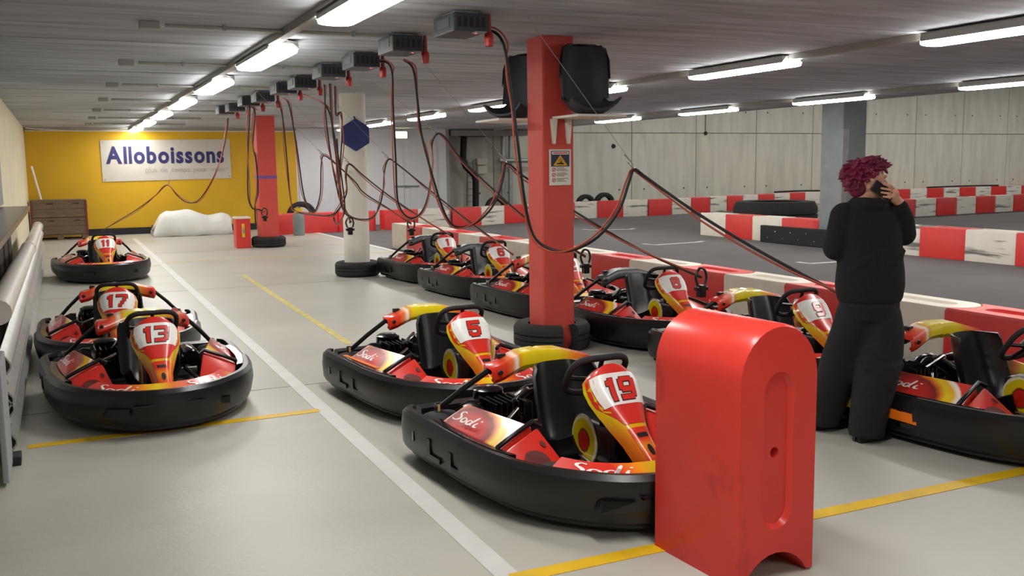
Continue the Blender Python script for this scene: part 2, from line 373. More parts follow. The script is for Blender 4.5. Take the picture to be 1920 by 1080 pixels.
def gridmark(label, pts):
    P = [atz(x, y, 0) for x, y in pts]; bm = bmesh.new(); prev = None
    path = [(p.x, p.y) for p in P]
    o = fin('grid_mark', sweep(path, [(-.05, .0005), (.05, .0005), (.05, .003), (-.05, .003)]), M_line_w); o.location.z = -.003
    tag(o, label, 'floor marking')
gridmark('white starting grid mark on the asphalt, middle one of three', [(1205, 457), (1230, 459), (1305, 454), (1318, 452)])
gridmark('white starting grid mark on the asphalt left of the person', [(1495, 491), (1520, 494), (1580, 490)])
gridmark('white starting grid mark on the asphalt, farthest of three', [(1093, 430), (1110, 431), (1180, 430), (1190, 428)])

# ------------------------------------------------------------------ pillars
def tyre_mesh(ro, h, seg=40, rim=.62):
    ri = ro * rim; g = ro * .965
    return [(ri, .02), (ro * .8, 0), (ro * .93, .012), (ro, h * .2), (ro, h * .38), (g, h * .385), (g, h * .42), (ro, h * .425), (ro, h * .575), (g, h * .58), (g, h * .615), (ro, h * .62), (ro, h * .8), (ro * .93, h - .012), (ro * .8, h), (ri, h - .02), (ri + .02, h - .035), (ri + .045, h * .5), (ri + .02, .035)]
def tyre(loc, ro, h, label, m=None, axis='z', arc=1, a0=0, rx=0, rz=0):
    o = fin('tyre', lathe(tyre_mesh(ro, h), 40, axis, (0, 0, 0), True, arc, a0), m or M_rub, auto=35)
    o.location = loc; o.rotation_euler = (rx, 0, rz); return tag(o, label, 'tyre')
p = thing('red_pillar', 'near square red pillar carrying a shelf with black seat shells', 'pillar', (3.87, 7.45, 0))
fin('shaft', box(-.15, .15, -.15, .15, 0, CZ + .01, .02, 2), M_redp, p)
p = thing('red_pillar', 'far square red pillar with a violet tape band', 'pillar', (3.87, 20.2, 0))
fin('shaft', box(-.19, .19, -.19, .19, 0, CZ + .01, .02, 2), M_redp, p)
zt = aty(500, 332, 20.2).z; fin('tape_band', box(-.193, .193, -.193, .193, zt - .04, zt + .04, .02, 2), mat('violet_tape', srgb(110, 80, 150), .5), p)
p = thing('white_pillar', 'round white pillar standing in a tyre', 'pillar', (3.97, 13.95, 0))
fin('shaft', lathe([(0, 0), (.19, 0), (.19, CZ + .01), (0, CZ + .01)], 40), M_whitep, p, auto=40)
fin('bracket', box(-.19, -.12, -.2, -.1, 1.98, 2.03, .004), M_steelcol, p)
p = thing('concrete_column', 'square blue-grey column standing in the row of track barriers', 'pillar', (13.33, 13.78, 0))
fin('shaft', box(-.28, .28, -.28, .28, 0, 4.9, .02, 2), M_steelcol, p)
fin('corner_guard', box(-.29, -.14, -.29, -.281, 0, 2.2, .003), M_galv, p)
tyre((3.87, 7.45, 0), .34, .24, 'tyre cut open around the foot of the near red pillar', arc=.93, a0=R(-75))
tyre((3.97, 13.95, 0), .335, .22, 'tyre lying around the foot of the white pillar')
tyre((3.87, 20.2, 0), .35, .22, 'tyre lying around the foot of the far red pillar')
# seat shells on their shelf
def seat_shell(loc, rz, label):
    rows = []
    prof = [(.22, -.16, .02), (.2, -.05, -.01), (.2, .08, 0), (.205, .17, .05), (.21, .21, .15), (.215, .225, .3), (.21, .235, .45), (.19, .24, .54), (.15, .235, .575)]
    for hw, y, z in prof:
        row = []
        for k in range(13):
            u = -1 + k / 6; c = abs(u) ** 3
            row.append((hw * u, y - c * (.10 if z > .06 else .0), z + c * (.10 if z <= .06 else 0)))
        rows.append(row)
    o = thing('seat_shell', label, 'seat', loc, rz); fin('shell', loft(rows, .018), mat('grey_black_seat', srgb(52, 55, 60), .6, noise=.1), o, auto=60)
    fin('rim', tube([(-.215, .12, .3), (-.21, .13, .45), (-.185, .15, .545), (-.12, .22, .58), (0, .236, .585), (.12, .22, .58), (.185, .15, .545), (.21, .13, .45), (.215, .12, .3)], .012, 6), M_gloss, o, auto=60)
    return o
sh = thing('wall_shelf', 'white shelf on brackets high on the near red pillar', 'shelf', (3.87, 7.45, 1.99))
fin('shelf_board', box(-.06, .40, -.60, -.151, 0, .02, .004), M_whitep, sh)
fin('shelf_board', box(-.42, .1, .151, .66, .0, .02, .004), M_whitep, sh)
for x in (-.055, .085):
    fin('bracket', prism([(-.03, 0), (.03, 0), (.024, -.06), (.01, -.21), (-.01, -.21), (-.024, -.06)], -.19, -.151, .004, 1, lambda u, v, w: (x + u, w, v)), M_whitep, sh)
seat_shell((4.02, 7.02, 2.02), R(-10), 'black moulded seat shell on the shelf, right of the red pillar')
seat_shell((3.72, 7.88, 2.02), R(-65), 'black moulded seat shell on the shelf, left of the red pillar')
# warning notice on the pillar
s = thing('warning_notice', 'framed warning notice with yellow triangle on the near red pillar', 'sign', (3.88, 7.3, 0))
Y0 = -.004
fin('board', box(-.105, .105, Y0 - .006, Y0, 1.43, 1.735, .002, 1), M_whitep, s)
fin('blue_field', box(-.088, .088, Y0 - .008, Y0 - .006, 1.59, 1.722), mat('navy_print', srgb(38, 42, 66), .4), s)
fin('title_strip', box(-.08, .08, Y0 - .01, Y0 - .008, 1.692, 1.716, .001, 1), M_white, s)
fin('title_text', box(-.07, .07, Y0 - .0115, Y0 - .01, 1.699, 1.709), M_redprint, s)
tri = lambda k: [(-.07 * k, 1.597 + (1 - k) * .03), (.07 * k, 1.597 + (1 - k) * .03), (0, 1.688 - (1 - k) * .05)]
fin('triangle', prism(tri(1), Y0 - .0095, Y0 - .008, 0, 1, lambda u, v, w: (u, w, v)), mat('amber_print', srgb(222, 160, 30), .4), s)
fin('kart_symbol', prism([(-.035, 1.608), (.035, 1.608), (.036, 1.616), (.018, 1.622), (.008, 1.632), (-.008, 1.622), (-.036, 1.62)], Y0 - .0105, Y0 - .0095, 0, 1, lambda u, v, w: (u, w, v)), M_dk, s)
for k, wd in enumerate((.02, .034, .05)): fin('triangle_text', box(-wd / 2 + 0, wd / 2, Y0 - .0105, Y0 - .0095, 1.655 - k * .011, 1.659 - k * .011), M_dk, s)
for k in range(3):
    z = 1.565 - k * .045
    fin('prohibition_ring', lathe([(.012, 0), (.017, 0), (.017, .0015), (.012, .0015)], 16, 'y', (-.062, Y0 - .008, z), True), M_redprint, s)
    fin('symbol_bar', hexa([(-.074, Y0 - .0085, z - .011), (-.071, Y0 - .0085, z - .013), (-.05, Y0 - .0085, z + .011), (-.053, Y0 - .0085, z + .013), (-.074, Y0 - .0075, z - .011), (-.071, Y0 - .0075, z - .013), (-.05, Y0 - .0075, z + .011), (-.053, Y0 - .0075, z + .013)]), M_redprint, s)
    for q in range(3): fin('text_line', box(-.036, .036 + .02 * ((q + k) % 3), Y0 - .0075, Y0 - .006, z + .012 - q * .011, z + .0155 - q * .011), M_dk, s)
# blue hexagon on the white pillar
h = thing('hexagon_sign', 'dark blue hexagonal panel hung on the white pillar', 'sign', (3.97 + .02, 13.95 - .24, 0))
hc = aty(667, 253, 13.71); rr = .235
fin('panel', prism([(rr * math.sin(math.pi / 3 * k) * .96, rr * math.cos(math.pi / 3 * k)) for k in range(6)], -.03, .03, .008, 2, lambda u, v, w_: (hc.x - 3.99 + u, w_, hc.z + v)), mat('blue_padding', srgb(44, 54, 108), .7, noise=.1), h)
fin('hanger', tube([(hc.x - 3.99, 0, hc.z + rr - .02), (hc.x - 3.99, .06, hc.z + rr + .03)], .012, 6), M_black, h)

# ------------------------------------------------------------------ ceiling lamps and conduits
def make_lamp():
    t = thing('ceiling_lamp', 'x', 'lamp')
    fin('housing', box(-.13, .13, -.8, .8, -.03, .045, .02), M_lampbody, t)
    bm = bmesh.new(); n = 10
    prof = [(.125 * math.cos(math.pi * k / n), -.03 - .035 * math.sin(math.pi * k / n) ** .4) for k in range(n + 1)]
    rows = []
    for i, y in enumerate((-.82, -.80, -.76, .76, .80, .82)):
        s_ = (.5, .9, 1, 1, .9, .5)[i]; rows.append([(u * (.6 + .4 * s_), y, -.03 + (v + .03) * s_) for u, v in prof])
    bm = loft(rows); bm.faces.new([v for v in bm.verts if abs(v.co.y + .82) < 1e-4]); bm.faces.new([v for v in bm.verts if abs(v.co.y - .82) < 1e-4])
    fin('diffuser', bm, M_lamp, t, auto=50)
    for y in (-.6, .6): fin('hanger', tube([(0, y, .04), (0, y, .06)], .012, 6), M_chrome, t)
    for y in (-.8, .8): fin('end_clip', tube([(-.13, y, -.02), (-.08, y, .03), (0, y, .05), (.08, y, .03), (.13, y, -.02)], .006, 6), M_chrome, t)
    return t
lamp0 = make_lamp(); index_kids(); first = True
LZ = 2.62
ordn = ['first', 'second', 'third', 'fourth', 'fifth', 'sixth', 'seventh', 'eighth', 'ninth']
for ri, (X, far_ends, desc) in enumerate(((1.765, [6.58 + 3.25 * k - 6.5 for k in range(9)], 'row above the white floor line'),
                                          (6.76, [6.04 + 3.3 * k - 3.3 for k in range(7)] + [24.85], 'row above the kart parking edge'),  # the last lamp is unseen, added to brighten the pale wall and door
                                          (11.45, [9.6 + 3.33 * k - 6.66 for k in range(7)], 'row along the slab edge above the track'))):
    for k, fe in enumerate(far_ends):
        o = lamp0 if first else copy_tree(lamp0); first = False
        place(o, (X, fe - .82, LZ)); o['group'] = 'ceiling lamps in the ' + desc
        vis = k - (2, 1, 2)[ri]
        o['label'] = '%s lamp from the camera in the %s' % (ordn[vis], desc) if vis >= 0 else 'lamp of the %s, %s behind the view' % (desc, ('just', 'farther')[min(1, -1 - vis)])
    t = thing('lamp_conduit', 'straight grey conduit carrying the %s' % desc.replace('row', 'lamp row'), 'conduit', (X, 0, CZ))
    fin('channel', box(-.045 if ri else -.13, .045 if ri else -.05, -3, YB - .3 if ri == 0 else 25.5, -.06, 0, .006), M_cond, t)
# unseen lamps added beyond the slab edge to light the concrete wall and track
for kx in range(11):
    for ky in range(3):
        o = copy_tree(lamp0); place(o, (15.2 + 2.4 * kx, (4, 14, 24.2)[ky], 4.72), math.pi / 2); o['group'] = 'unseen lamps added to light the high hall'
        o['label'] = 'unseen lamp added under the high roof to light wall and track'
for k in range(7):
    y = 7.62 + 2.68 * k
    if y > 24: break
    t = thing('cross_conduit', ['thin grey conduit across the ceiling, nearest one'] [0] if k == 0 else 'thin grey conduit across the ceiling, %s one counted from the camera' % ordn[k], 'conduit', (0, y, CZ), 0, 'thin conduits crossing the ceiling')
    fin('pipe', tube([(.78, 0, -.022), (2.75, 0, -.022)], .014, 8), M_cond, t, auto=50)
    fin('junction_box', box(.6, .74, -.05, .05, -.055, 0, .008), M_cond, t)
    for x in (1.2, 2.2): fin('clip', box(x - .012, x + .012, -.022, .022, -.04, 0, .003, 1), M_steelcol, t)

# ------------------------------------------------------------------ battery chargers under the ceiling
def make_charger():
    t = thing('battery_charger', 'x', 'charger')
    fin('body', box(-.13, .13, -.2, .2, -.15, -.02, .012), M_charger, t)
    fin('bracket', box(-.09, .09, -.12, .12, -.02, 0, .003), M_steelcol, t)
    for k in range(5): fin('vent_slit', box(-.1 + k * .045, -.075 + k * .045, -.203, -.19, -.12, -.05), M_dk, t)
    fin('label_plate', box(-.134, -.128, -.12, .1, -.11, -.05), mat('charger_plate', srgb(78, 81, 84), .4), t)
    fin('status_light', lathe([(0, -.012), (.009, -.01), (.012, 0)], 10, 'z', (.04, -.19, -.15)), M_led, t)
    fin('drip_lip', box(.02, .1, -.24, -.16, -.16, -.15, .003, 1), M_steelcol, t)
    pl = fin('plug', lathe([(.0, -.07), (.03, -.065), (.035, 0), (.028, .03), (0, .03)], 12, 'z', (.2, -.05, -.16)), mat('red_plug', srgb(178, 44, 34), .45), t, auto=40)
    fin('plug_cap', lathe([(0, .03), (.02, .03), (.016, .16), (0, .16)], 10, 'z', (.2, -.05, -.16)), mat('dull_red_cap', srgb(150, 70, 60), .5), t, auto=40)
    return t
ch0 = make_charger(); index_kids()
CH_Y = [6.5, 7.72, 9.0, 10.05, 11.45, 12.3, 13.85, 14.75, 16.2, 17.0]
for k, y in enumerate(CH_Y):
    o = ch0 if k == 0 else copy_tree(ch0)
    place(o, (2.66 if k % 2 == 0 else 2.62, y, CZ)); o['group'] = 'battery chargers under the ceiling'
    o['label'] = 'dark battery charger box under the ceiling, %s one in the line' % (ordn + ['tenth'])[k]

# ------------------------------------------------------------------ plastic barrier blocks
def block_mesh(name):
    """interlocking block 1.0 long (y), .42 wide, .5 high; round nose at +y, matching hollow at -y, oval recess in the top"""
    W, H2, Lh = .21, .5, .5
    out = []
    for k in range(17):
        a = math.pi * k / 16; out.append((W * math.cos(a), Lh - W + W * math.sin(a)))
    rc = .205; d = .1; hc = math.sqrt(rc ** 2 - (rc - d) ** 2)
    out += [(-W, -Lh)]
    a1 = math.asin(hc / rc)
    for k in range(11):
        a = -a1 + 2 * a1 * k / 10
        out.append((rc * math.sin(a), -Lh + d - rc + rc * math.cos(a)))
    out += [(W, -Lh)]
    st = []
    for k in range(12): a = math.pi * k / 11; st.append((.078 * math.cos(a), .24 + .078 * math.sin(a)))
    for k in range(12): a = math.pi + math.pi * k / 11; st.append((.078 * math.cos(a), -.22 + .078 * math.sin(a)))
    bm = bmesh.new()
    def loop(P, z): return [bm.verts.new((x, y, z)) for x, y in P]
    def ring(V): return [bm.edges.new((V[i], V[(i + 1) % len(V)])) for i in range(len(V))]
    B = loop(out, 0); T = loop(out, H2 - .02); T2 = loop([(x * .955, y * .982) for x, y in out], H2)
    bm.faces.new(B[::-1])
    for A, C in ((B, T), (T, T2)):
        for i in range(len(A)): bm.faces.new((A[i], A[(i + 1) % len(A)], C[(i + 1) % len(A)], C[i]))
    S = loop(st, H2); S2 = loop([(x * .84, y * .95) for x, y in st], H2 - .022); hol = [(.022 * math.cos(2 * math.pi * k / 12), .022 * math.sin(2 * math.pi * k / 12)) for k in range(12)]
    Hh = loop(hol, H2 - .022); H3 = loop(hol, H2 - .07)
    for A, C in ((S, S2), (Hh, H3)):
        for i in range(len(A)): bm.faces.new((A[i], A[(i + 1) % len(A)], C[(i + 1) % len(A)], C[i]))
    bm.faces.new(H3)
    bm.edges.ensure_lookup_table()
    def es(V): return [bm.edges.get((V[i], V[(i + 1) % len(V)])) for i in range(len(V))]
    bmesh.ops.triangle_fill(bm, edges=es(T2) + es(S), use_beauty=True)
    bmesh.ops.triangle_fill(bm, edges=es(S2) + es(Hh), use_beauty=True)
    bmesh.ops.recalc_face_normals(bm, faces=bm.faces)
    for f in bm.faces: f.smooth = True
    for e in bm.edges:
        if len(e.link_faces) != 2 or e.calc_face_angle(0) > R(50): e.smooth = False
    me = bpy.data.meshes.new(name); bm.to_mesh(me); bm.free(); return me
ME_BLK = {}
for nm, m in (('red', M_redblk), ('white', M_whtblk), ('scuffed', M_whtscuff)):
    me = block_mesh('barrier_block_' + nm); me.materials.append(m); ME_BLK[nm] = me
def ordinal(n):
    lo = ['', 'first', 'second', 'third', 'fourth', 'fifth', 'sixth', 'seventh', 'eighth', 'ninth', 'tenth', 'eleventh', 'twelfth', 'thirteenth', 'fourteenth', 'fifteenth', 'sixteenth', 'seventeenth', 'eighteenth', 'nineteenth']
    if n < 20: return lo[n]
    tens = {2: 'twent', 3: 'thirt', 4: 'fort'}[n // 10]
    return tens + 'ieth' if n % 10 == 0 else tens + 'y-' + lo[n % 10]
def blocks(path, pitch, colours, row, near, H=1.0):
    """lay blocks along a plan polyline"""
    P = [Vector((x, y)) for x, y in path]; seg = [(P[i + 1] - P[i]).length for i in range(len(P) - 1)]; tot = sum(seg); n = int(tot / pitch)
    def at(s):
        for i, l in enumerate(seg):
            if s <= l or i == len(seg) - 1: return P[i] + (P[i + 1] - P[i]) * (s / l)
            s -= l
    cnt = {}
    for k in range(n):
        c, a, b = at((k + .5) * pitch), at(k * pitch), at((k + 1) * pitch); d = (b - a).normalized()
        cl = colours[k % len(colours)]; o = link('barrier_block', ME_BLK[cl])
        o.location = (c.x, c.y, 0); o.rotation_euler = (0, 0, math.atan2(d.y, d.x) - math.pi / 2); o.scale = (1, pitch / .9 * .999, H)
        word = {'red': 'red', 'white': 'off-white', 'scuffed': 'scuffed white'}[cl]
        cnt[cl] = cnt.get(cl, 0) + 1
        tag(o, '%s %s barrier block %s' % (ordinal(cnt[cl]), word, near), 'barrier', 'barrier blocks of the ' + row)
blocks([(6.18, 18.35), (6.18, 3.25)], .888, ['white', 'red'], 'row beside the parked karts', 'from the far end, beside the parked karts')
blocks([(13.26, 17.75), (13.26, 14.15)], .9, ['white', 'red'], 'row left of the grey column', 'from the far end, left of the grey column')
blocks([(13.26, 13.42), (13.26, 8.0)], .9, ['red', 'scuffed'], 'row right of the grey column', 'from the grey column, to its right')
blocks([(4.55, 23.75), (5.5, 24.0), (7.55, 24.05)], .93, ['red'], 'all-red run before the pale wall', 'from the left before the yellow and pale walls')
blocks([(7.6, 24.05), (9.9, 24.15), (12.0, 24.9), (14.5, 25.5), (17.3, 25.6), (19.4, 26.1), (22, 26.9), (25, 27.6), (30, 27.75), (36, 27.8), (40, 27.8)], .925, ['red', 'scuffed'], 'long row before the back wall', 'from the left, long row at the back wall')
blocks([(18.6, 20.0), (27.0, 20.7), (33, 20.9)], .93, ['scuffed', 'red'], 'second row across the track', 'from the left, second row across the track')
# the block standing on end in the foreground
o = link('standing_block', ME_BLK['red'].copy()); o.data.materials.clear()
o.data.materials.append(mat('red_block_worn', srgb(222, 62, 52), .27, noise=.05, nscale=4, stain=(.12, .02, .025, .8), sscale=(4, 2.4, 3.5), sthr=.6, swid=.16))
a0 = R(3.5); nx, ny = 2.205, 2.765
cx = nx + .205 * math.cos(a0) - .25 * math.sin(a0); cy = ny + .205 * math.sin(a0) + .25 * math.cos(a0)
# local y (length) -> up, local z (height) -> towards the camera side
o.matrix_world = Matrix.Translation((cx, cy, .5)) @ Matrix.Rotation(a0, 4, 'Z') @ Matrix.Rotation(R(90), 4, 'X') @ Matrix.Translation((0, 0, -.25)) @ Matrix.Diagonal((.96, 1.0, 1.0, 1))
tag(o, 'large red plastic block standing on end in the foreground', 'barrier')
# black plank at the column, big tyre, small tyres
t = thing('bumper_plank', 'black rubber plank with bolts leaning before the grey column', 'plank', (12.93, 15.55, 0))
fin('board', box(-.05, .05, -2.6, 0, 0, .34, .015), M_rub, t)
for k in range(7): fin('bolt', lathe([(0, -.018), (.014, -.012), (.016, 0)], 8, 'x', (-.05, -.25 - .22 * k, .1 + .13 * (k % 2))), M_chrome, t)
tyre((15.0, 17.6, .0), .95, .72, 'huge black tyre lying flat behind the striped barrier')
fin_t = [((565, 400), 24.9, .38), ((931, 392), 25.7, .36), ((1098, 392), 26.6, .34), ((1133, 391), 26.7, .36)]
for (q, (pp, Y, rad)), lab in zip(enumerate(fin_t), ('tyre standing behind the red blocks next to the yellow wall', 'tyre standing behind the back barrier in the service bay', 'left one of two tyres standing behind the back barrier', 'right one of two tyres standing behind the back barrier')):
    c = aty(pp[0], 390, Y); o = fin('tyre', lathe(tyre_mesh(rad, .2), 36, 'y', (0, -.1, 0), True), M_rub, auto=35); o.location = (c.x, Y, rad); tag(o, lab, 'tyre')

for lab, (u0, v0, u1, v1, Y) in (('black hose lying on the back barrier left of the column', (1452, 363, 1542, 357, 27.75)), ('black hose lying on the back barrier right of the person', (1738, 351, 1872, 346, 27.85))):
    A, B = aty(u0, v0, Y), aty(u1, v1, Y); M_ = (A + B) / 2
    tag(fin('hose', tube(catmull([(A.x, A.y, .53), (M_.x, M_.y, .545), (B.x, B.y, .53)], 6), .03, 8), M_rub, auto=60), lab, 'hose')
c = aty(1323, 250, YC - .03); t = thing('wall_cable', 'thin dark cable with a small box hanging down the concrete wall', 'cable', (c.x, YC - .02, 0))
fin('wire', tube([(0, 0, c.z), (0, 0, c.z + .9)], .012, 6), M_black, t); fin('end_box', box(-.05, .05, -.05, 0, c.z - .06, c.z + .06, .01), M_black, t)
c = aty(1151, 274, YC - .03); tag(fin('wall_socket', lathe([(0, -.06), (.06, -.05), (.08, 0)], 16, 'y', (c.x, YC - .001, c.z)), M_black, auto=40), 'small round black fitting on the concrete wall right of the red pillar', 'fitting')

# ------------------------------------------------------------------ things near the yellow wall
def text_letters(parent, body, x0, z0, height, width, m, y, bold=0):
    """each letter a thin plate of its own; the line is fitted to the given width"""
    items = []; x = 0
    for ch in body:
        if ch == ' ': x += .42; continue
        cu = bpy.data.curves.new('letter', 'FONT'); cu.body = ch; cu.size = 1; cu.extrude = .004; cu.offset = bold; cu.resolution_u = 3
        ob = bpy.data.objects.new('tmp', cu); COL.objects.link(ob)
        dg = bpy.context.evaluated_depsgraph_get(); me = bpy.data.meshes.new_from_object(ob.evaluated_get(dg)); bpy.data.objects.remove(ob)
        xs_ = [v.co.x for v in me.vertices]; a, b = min(xs_), max(xs_)
        items.append((me, x - a)); x += b - a + .085
    s = width / x
    for me, dx in items:
        for v in me.vertices:
            v.co = Vector((x0 + (v.co.x + dx) * s, y + v.co.z, z0 + v.co.y * height))
        me.materials.clear(); link('letter', me, m, parent)
Yb = YB - .015
q0, q1, q2, q3 = aty(187, 263, Yb), aty(430, 261, Yb), aty(434, 334, Yb), aty(193, 341, Yb)
bn = thing('wall_banner', 'white banner reading Alloboissons on the yellow wall', 'banner', (q0.x, Yb, 0))
P = [(p.x - q0.x, p.z) for p in (q0, q1, q2, q3)]
fin('cloth', prism(P, -.004, .004, 0, 1, lambda u, v, w_: (u, w_, v)), mat('white_banner_cloth', srgb(200, 195, 185), .5, noise=.03), bn)
A0, A1 = aty(199, 306, Yb), aty(423, 302, Yb); cap = aty(210, 274, Yb).z - A0.z
text_letters(bn, 'Alloboissons', A0.x - q0.x, A0.z, cap / .73, A1.x - A0.x, mat('navy_lettering', srgb(40, 42, 100), .5), -.008, .034)
B0, B1 = aty(273, 323, Yb), aty(423, 321, Yb)
text_letters(bn, 'plus de temps pour vous', B0.x - q0.x, B0.z, (aty(276, 314, Yb).z - B0.z) / .73 * 1.15, B1.x - B0.x, mat('grey_lettering', srgb(170, 168, 164), .5), -.008, -.004)
for u, v in P: fin('eyelet', lathe([(.012, 0), (.02, 0), (.02, -.006), (.012, -.006)], 10, 'y', (u + (.05 if u < 1 else -.05), -.004, v + (-.05 if v > 1.8 else .05)), True), M_chrome, bn)
# wooden crates on a pallet
pal = thing('pallet', 'wooden pallet under the stacked crates', 'pallet', (-.05, 25.4, 0))
for z in (0, .11):
    for k in range(3 if z == 0 else 5): fin('slat', box(-.6, .6, -.4 + k * (.35 if z == 0 else .165), -.3 + k * (.35 if z == 0 else .165), z, z + .02, .003, 1), M_wood, pal)
for x in (-.6, -.07, .46):
    for y in (-.4, -.05, .3): fin('block', box(x, x + .14, y, y + .1, .02, .11, .004, 1), M_wood, pal)
for k, lab in enumerate(('lower weathered wooden crate standing on the pallet', 'upper weathered wooden crate stacked by the yellow wall')):
    z = .135 + k * .40; cr = thing('wooden_crate', lab, 'crate', (-.05, 25.4, z))
    for s_, (x0, x1, y0, y1) in enumerate(((-.6, .6, -.4, -.378), (-.6, .6, .378, .4), (-.6, -.578, -.378, .378), (.578, .6, -.378, .378))):
        for j in range(2): fin('board', box(x0, x1, y0, y1, .004 + j * .196, .196 + j * .196, .004, 1), M_wood, cr)
    for x in (-.61, .555): fin('corner_post', box(x, x + .055, -.412, -.395, 0, .39, .003, 1), mat('red_brown_edge', srgb(112, 52, 46), .7), cr)
    if k: fin('lid', box(-.6, .6, -.4, .4, .392, .41, .004, 1), M_wood, cr)
    for x in (-.25, .3): fin('hand_slot', box(x, x + .14, -.404, -.398, .31, .335), M_dk, cr)
pA, pB = aty(59, 312, 25.95), aty(77, 374, 25.85)
tag(fin('leaning_pole', tube([(pA.x, pA.y, pA.z), (pB.x, pB.y, pB.z), (pB.x + (pB.x - pA.x) * 1.0, 25.83, .56)], .025, 10), M_white, auto=40), 'thin white pole leaning in the corner behind the crates', 'pole')
# white sheet heaped on the floor
rows = []; n1, n2 = 36, 14
prof_h = [(0, .16), (.04, .34), (.08, .5), (.16, .62), (.28, .66), (.4, .62), (.52, .56), (.64, .54), (.76, .5), (.88, .5), (.96, .47), (1, .40)]
def hh(t):
    for (a, ya), (b, yb) in zip(prof_h, prof_h[1:]):
        if t <= b: return ya + (yb - ya) * (t - a) / (b - a)
    return prof_h[-1][1]
rs = random.Random(3); ph = [rs.uniform(0, 6) for _ in range(6)]
for i in range(n1 + 1):
    t_ = i / n1; row = []
    for j in range(n2 + 1):
        s_ = j / n2; ang = math.pi * s_
        H_ = hh(t_) * (1 + .04 * math.sin(14 * t_ + ph[0]))
        y = -.36 * math.cos(ang) * (1 + .12 * math.sin(9 * t_ + ph[1]) + .06 * math.sin(21 * t_ + ph[2]))
        z = H_ * math.sin(ang) ** .55 + .02 * math.sin(17 * t_ + 5 * s_ + ph[3])
        row.append((1.86 * t_ + .03 * math.sin(8 * s_ + ph[4]), y, max(.004, z)))
    rows.append(row)
bm = loft(rows, .012)
o = tag(fin('white_sheet', bm, mat('white_sheet_cloth', srgb(232, 232, 230), .6, noise=.02), smooth=True), 'heaped white sheet lying before the yellow wall', 'sheet'); o.location = (2.0, 24.95, 0)
tag(fin('dark_roll', tube([(0, 0, .13), (.9, .0, .13), (1.94, .0, .13)], .12, 14), M_black, auto=40), 'dark roll sticking out from under the white sheet', 'roll').location = (2.02, 25.55, 0)
# red box on end with hose clip, gas cylinder
rb = thing('red_crate', 'upright red box with a yellow clip beside the far red pillar', 'box', (3.33, 20.25, 0))
fin('shell', box(-.13, .16, -.18, .18, 0, .62, .015), M_redblk, rb); fin('lid_edge', box(-.14, .17, -.19, .19, .6, .64, .01), M_whtblk, rb)
fin('yellow_clip', box(-.02, .04, -.2, -.18, .22, .5, .008), M_tape_y, rb); fin('latch', box(-.01, .03, -.215, -.2, .32, .4, .005), M_steelcol, rb)
c = aty(561, 437, 23.2)
gc = thing('gas_cylinder', 'small grey gas cylinder with a yellow collar by the red blocks', 'cylinder', (c.x, 23.2, 0))
fin('body', lathe([(0, 0), (.13, 0), (.14, .03), (.14, .44), (.11, .52), (.05, .56), (0, .56)], 20), M_steelcol, gc, auto=40)
fin('collar', lathe([(.04, .53), (.1, .55), (.1, .66), (.085, .66), (.085, .57), (.04, .56)], 16, closed=True), M_tape_y, gc, auto=40)
fin('valve', lathe([(0, .55), (.03, .55), (.03, .64), (.05, .66), (.05, .69), (0, .69)], 10), M_chrome, gc, auto=40)
# lit exit sign
c = aty(752, 253, YB - .3)
ex = thing('exit_sign', 'glowing pale green exit sign hanging before the double doors', 'sign', (c.x, YB - .3, c.z))
fin('case', box(-.17, .17, -.03, .05, -.1, .1, .01), M_whitep, ex)
fin('face', box(-.16, .16, -.036, -.03, -.085, .085), mat('exit_face', (.8, 1, .5, 1), .5, emit=(.9, 1, .5, 1), es=11.0), ex)
fin('arrow', prism([(-.1, -.02), (0, -.02), (0, -.05), (.08, .0), (0, .05), (0, .02), (-.1, .02)], -.04, -.036, 0, 1, lambda u, v, w_: (u, w_, v)), mat('exit_arrow', (.7, .95, .5, 1), .5, emit=(.7, 1, .4, 1), es=3.0), ex)
fin('hanger', box(-.01, .01, 0, .02, .1, CZ - c.z), M_steelcol, ex)
# loose string of cable sagging over the yellow wall
pp = [aty(48, 240, 25.6), aty(90, 243, 25.7), aty(160, 246, 25.8), aty(215, 243, 25.7), aty(250, 238, 25.6)]
tag(fin('ceiling_cable', tube(catmull(pp, 5), .012, 6), M_whitep, auto=60), 'thin pale cable sagging under the ceiling at the yellow wall', 'cable')

# ================================================================== rental karts (nose along local -y)
M_panel = ramp_mat('panel_print', 'z', [(0, srgb(226, 90, 20)), (.3, srgb(236, 130, 20)), (.5, srgb(230, 190, 10)), (.72, srgb(214, 206, 10)), (.85, srgb(214, 60, 24)), (1, RED)], (0, 0, .22), (1, 1, 2.3))
M_tongue = ramp_mat('tongue_print', 'z', [(0, srgb(230, 110, 20)), (.25, srgb(226, 60, 24)), (.5, srgb(236, 140, 24)), (.62, srgb(222, 62, 26)), (1, RED)], (0, 0, .24), (1, 1, 5))
M_hoop = ramp_mat('hoop_print', 'x', [(0, RED), (.17, srgb(222, 60, 24)), (.23, srgb(240, 120, 60)), (.27, srgb(250, 236, 220)), (.3, srgb(236, 150, 20)), (.34, YELLOW), (.66, YELLOW), (.78, srgb(238, 140, 20)), (.92, RED)], (-.33, 0, 0), (1.5, 1, 1), noise=.03)
M_hoopgrey = mat('plain_grey_hoop', srgb(66, 68, 70), .35)
def pod_stops(): return [(0, RED), (.34, srgb(196, 36, 22)), (.46, srgb(120, 20, 14)), (.52, srgb(226, 110, 20)), (.6, YELLOW), (.68, srgb(240, 180, 30)), (.735, srgb(250, 240, 226)), (.76, srgb(250, 240, 226)), (.79, srgb(222, 50, 26)), (1, RED)]
M_pod = {s: ramp_mat('pod_print_' + n, 'radial', pod_stops(), (s * .56, .2, .3), (3.0, 2.25, 2.5), noise=.08) for s, n in ((-1, 'a'), (1, 'b'))}
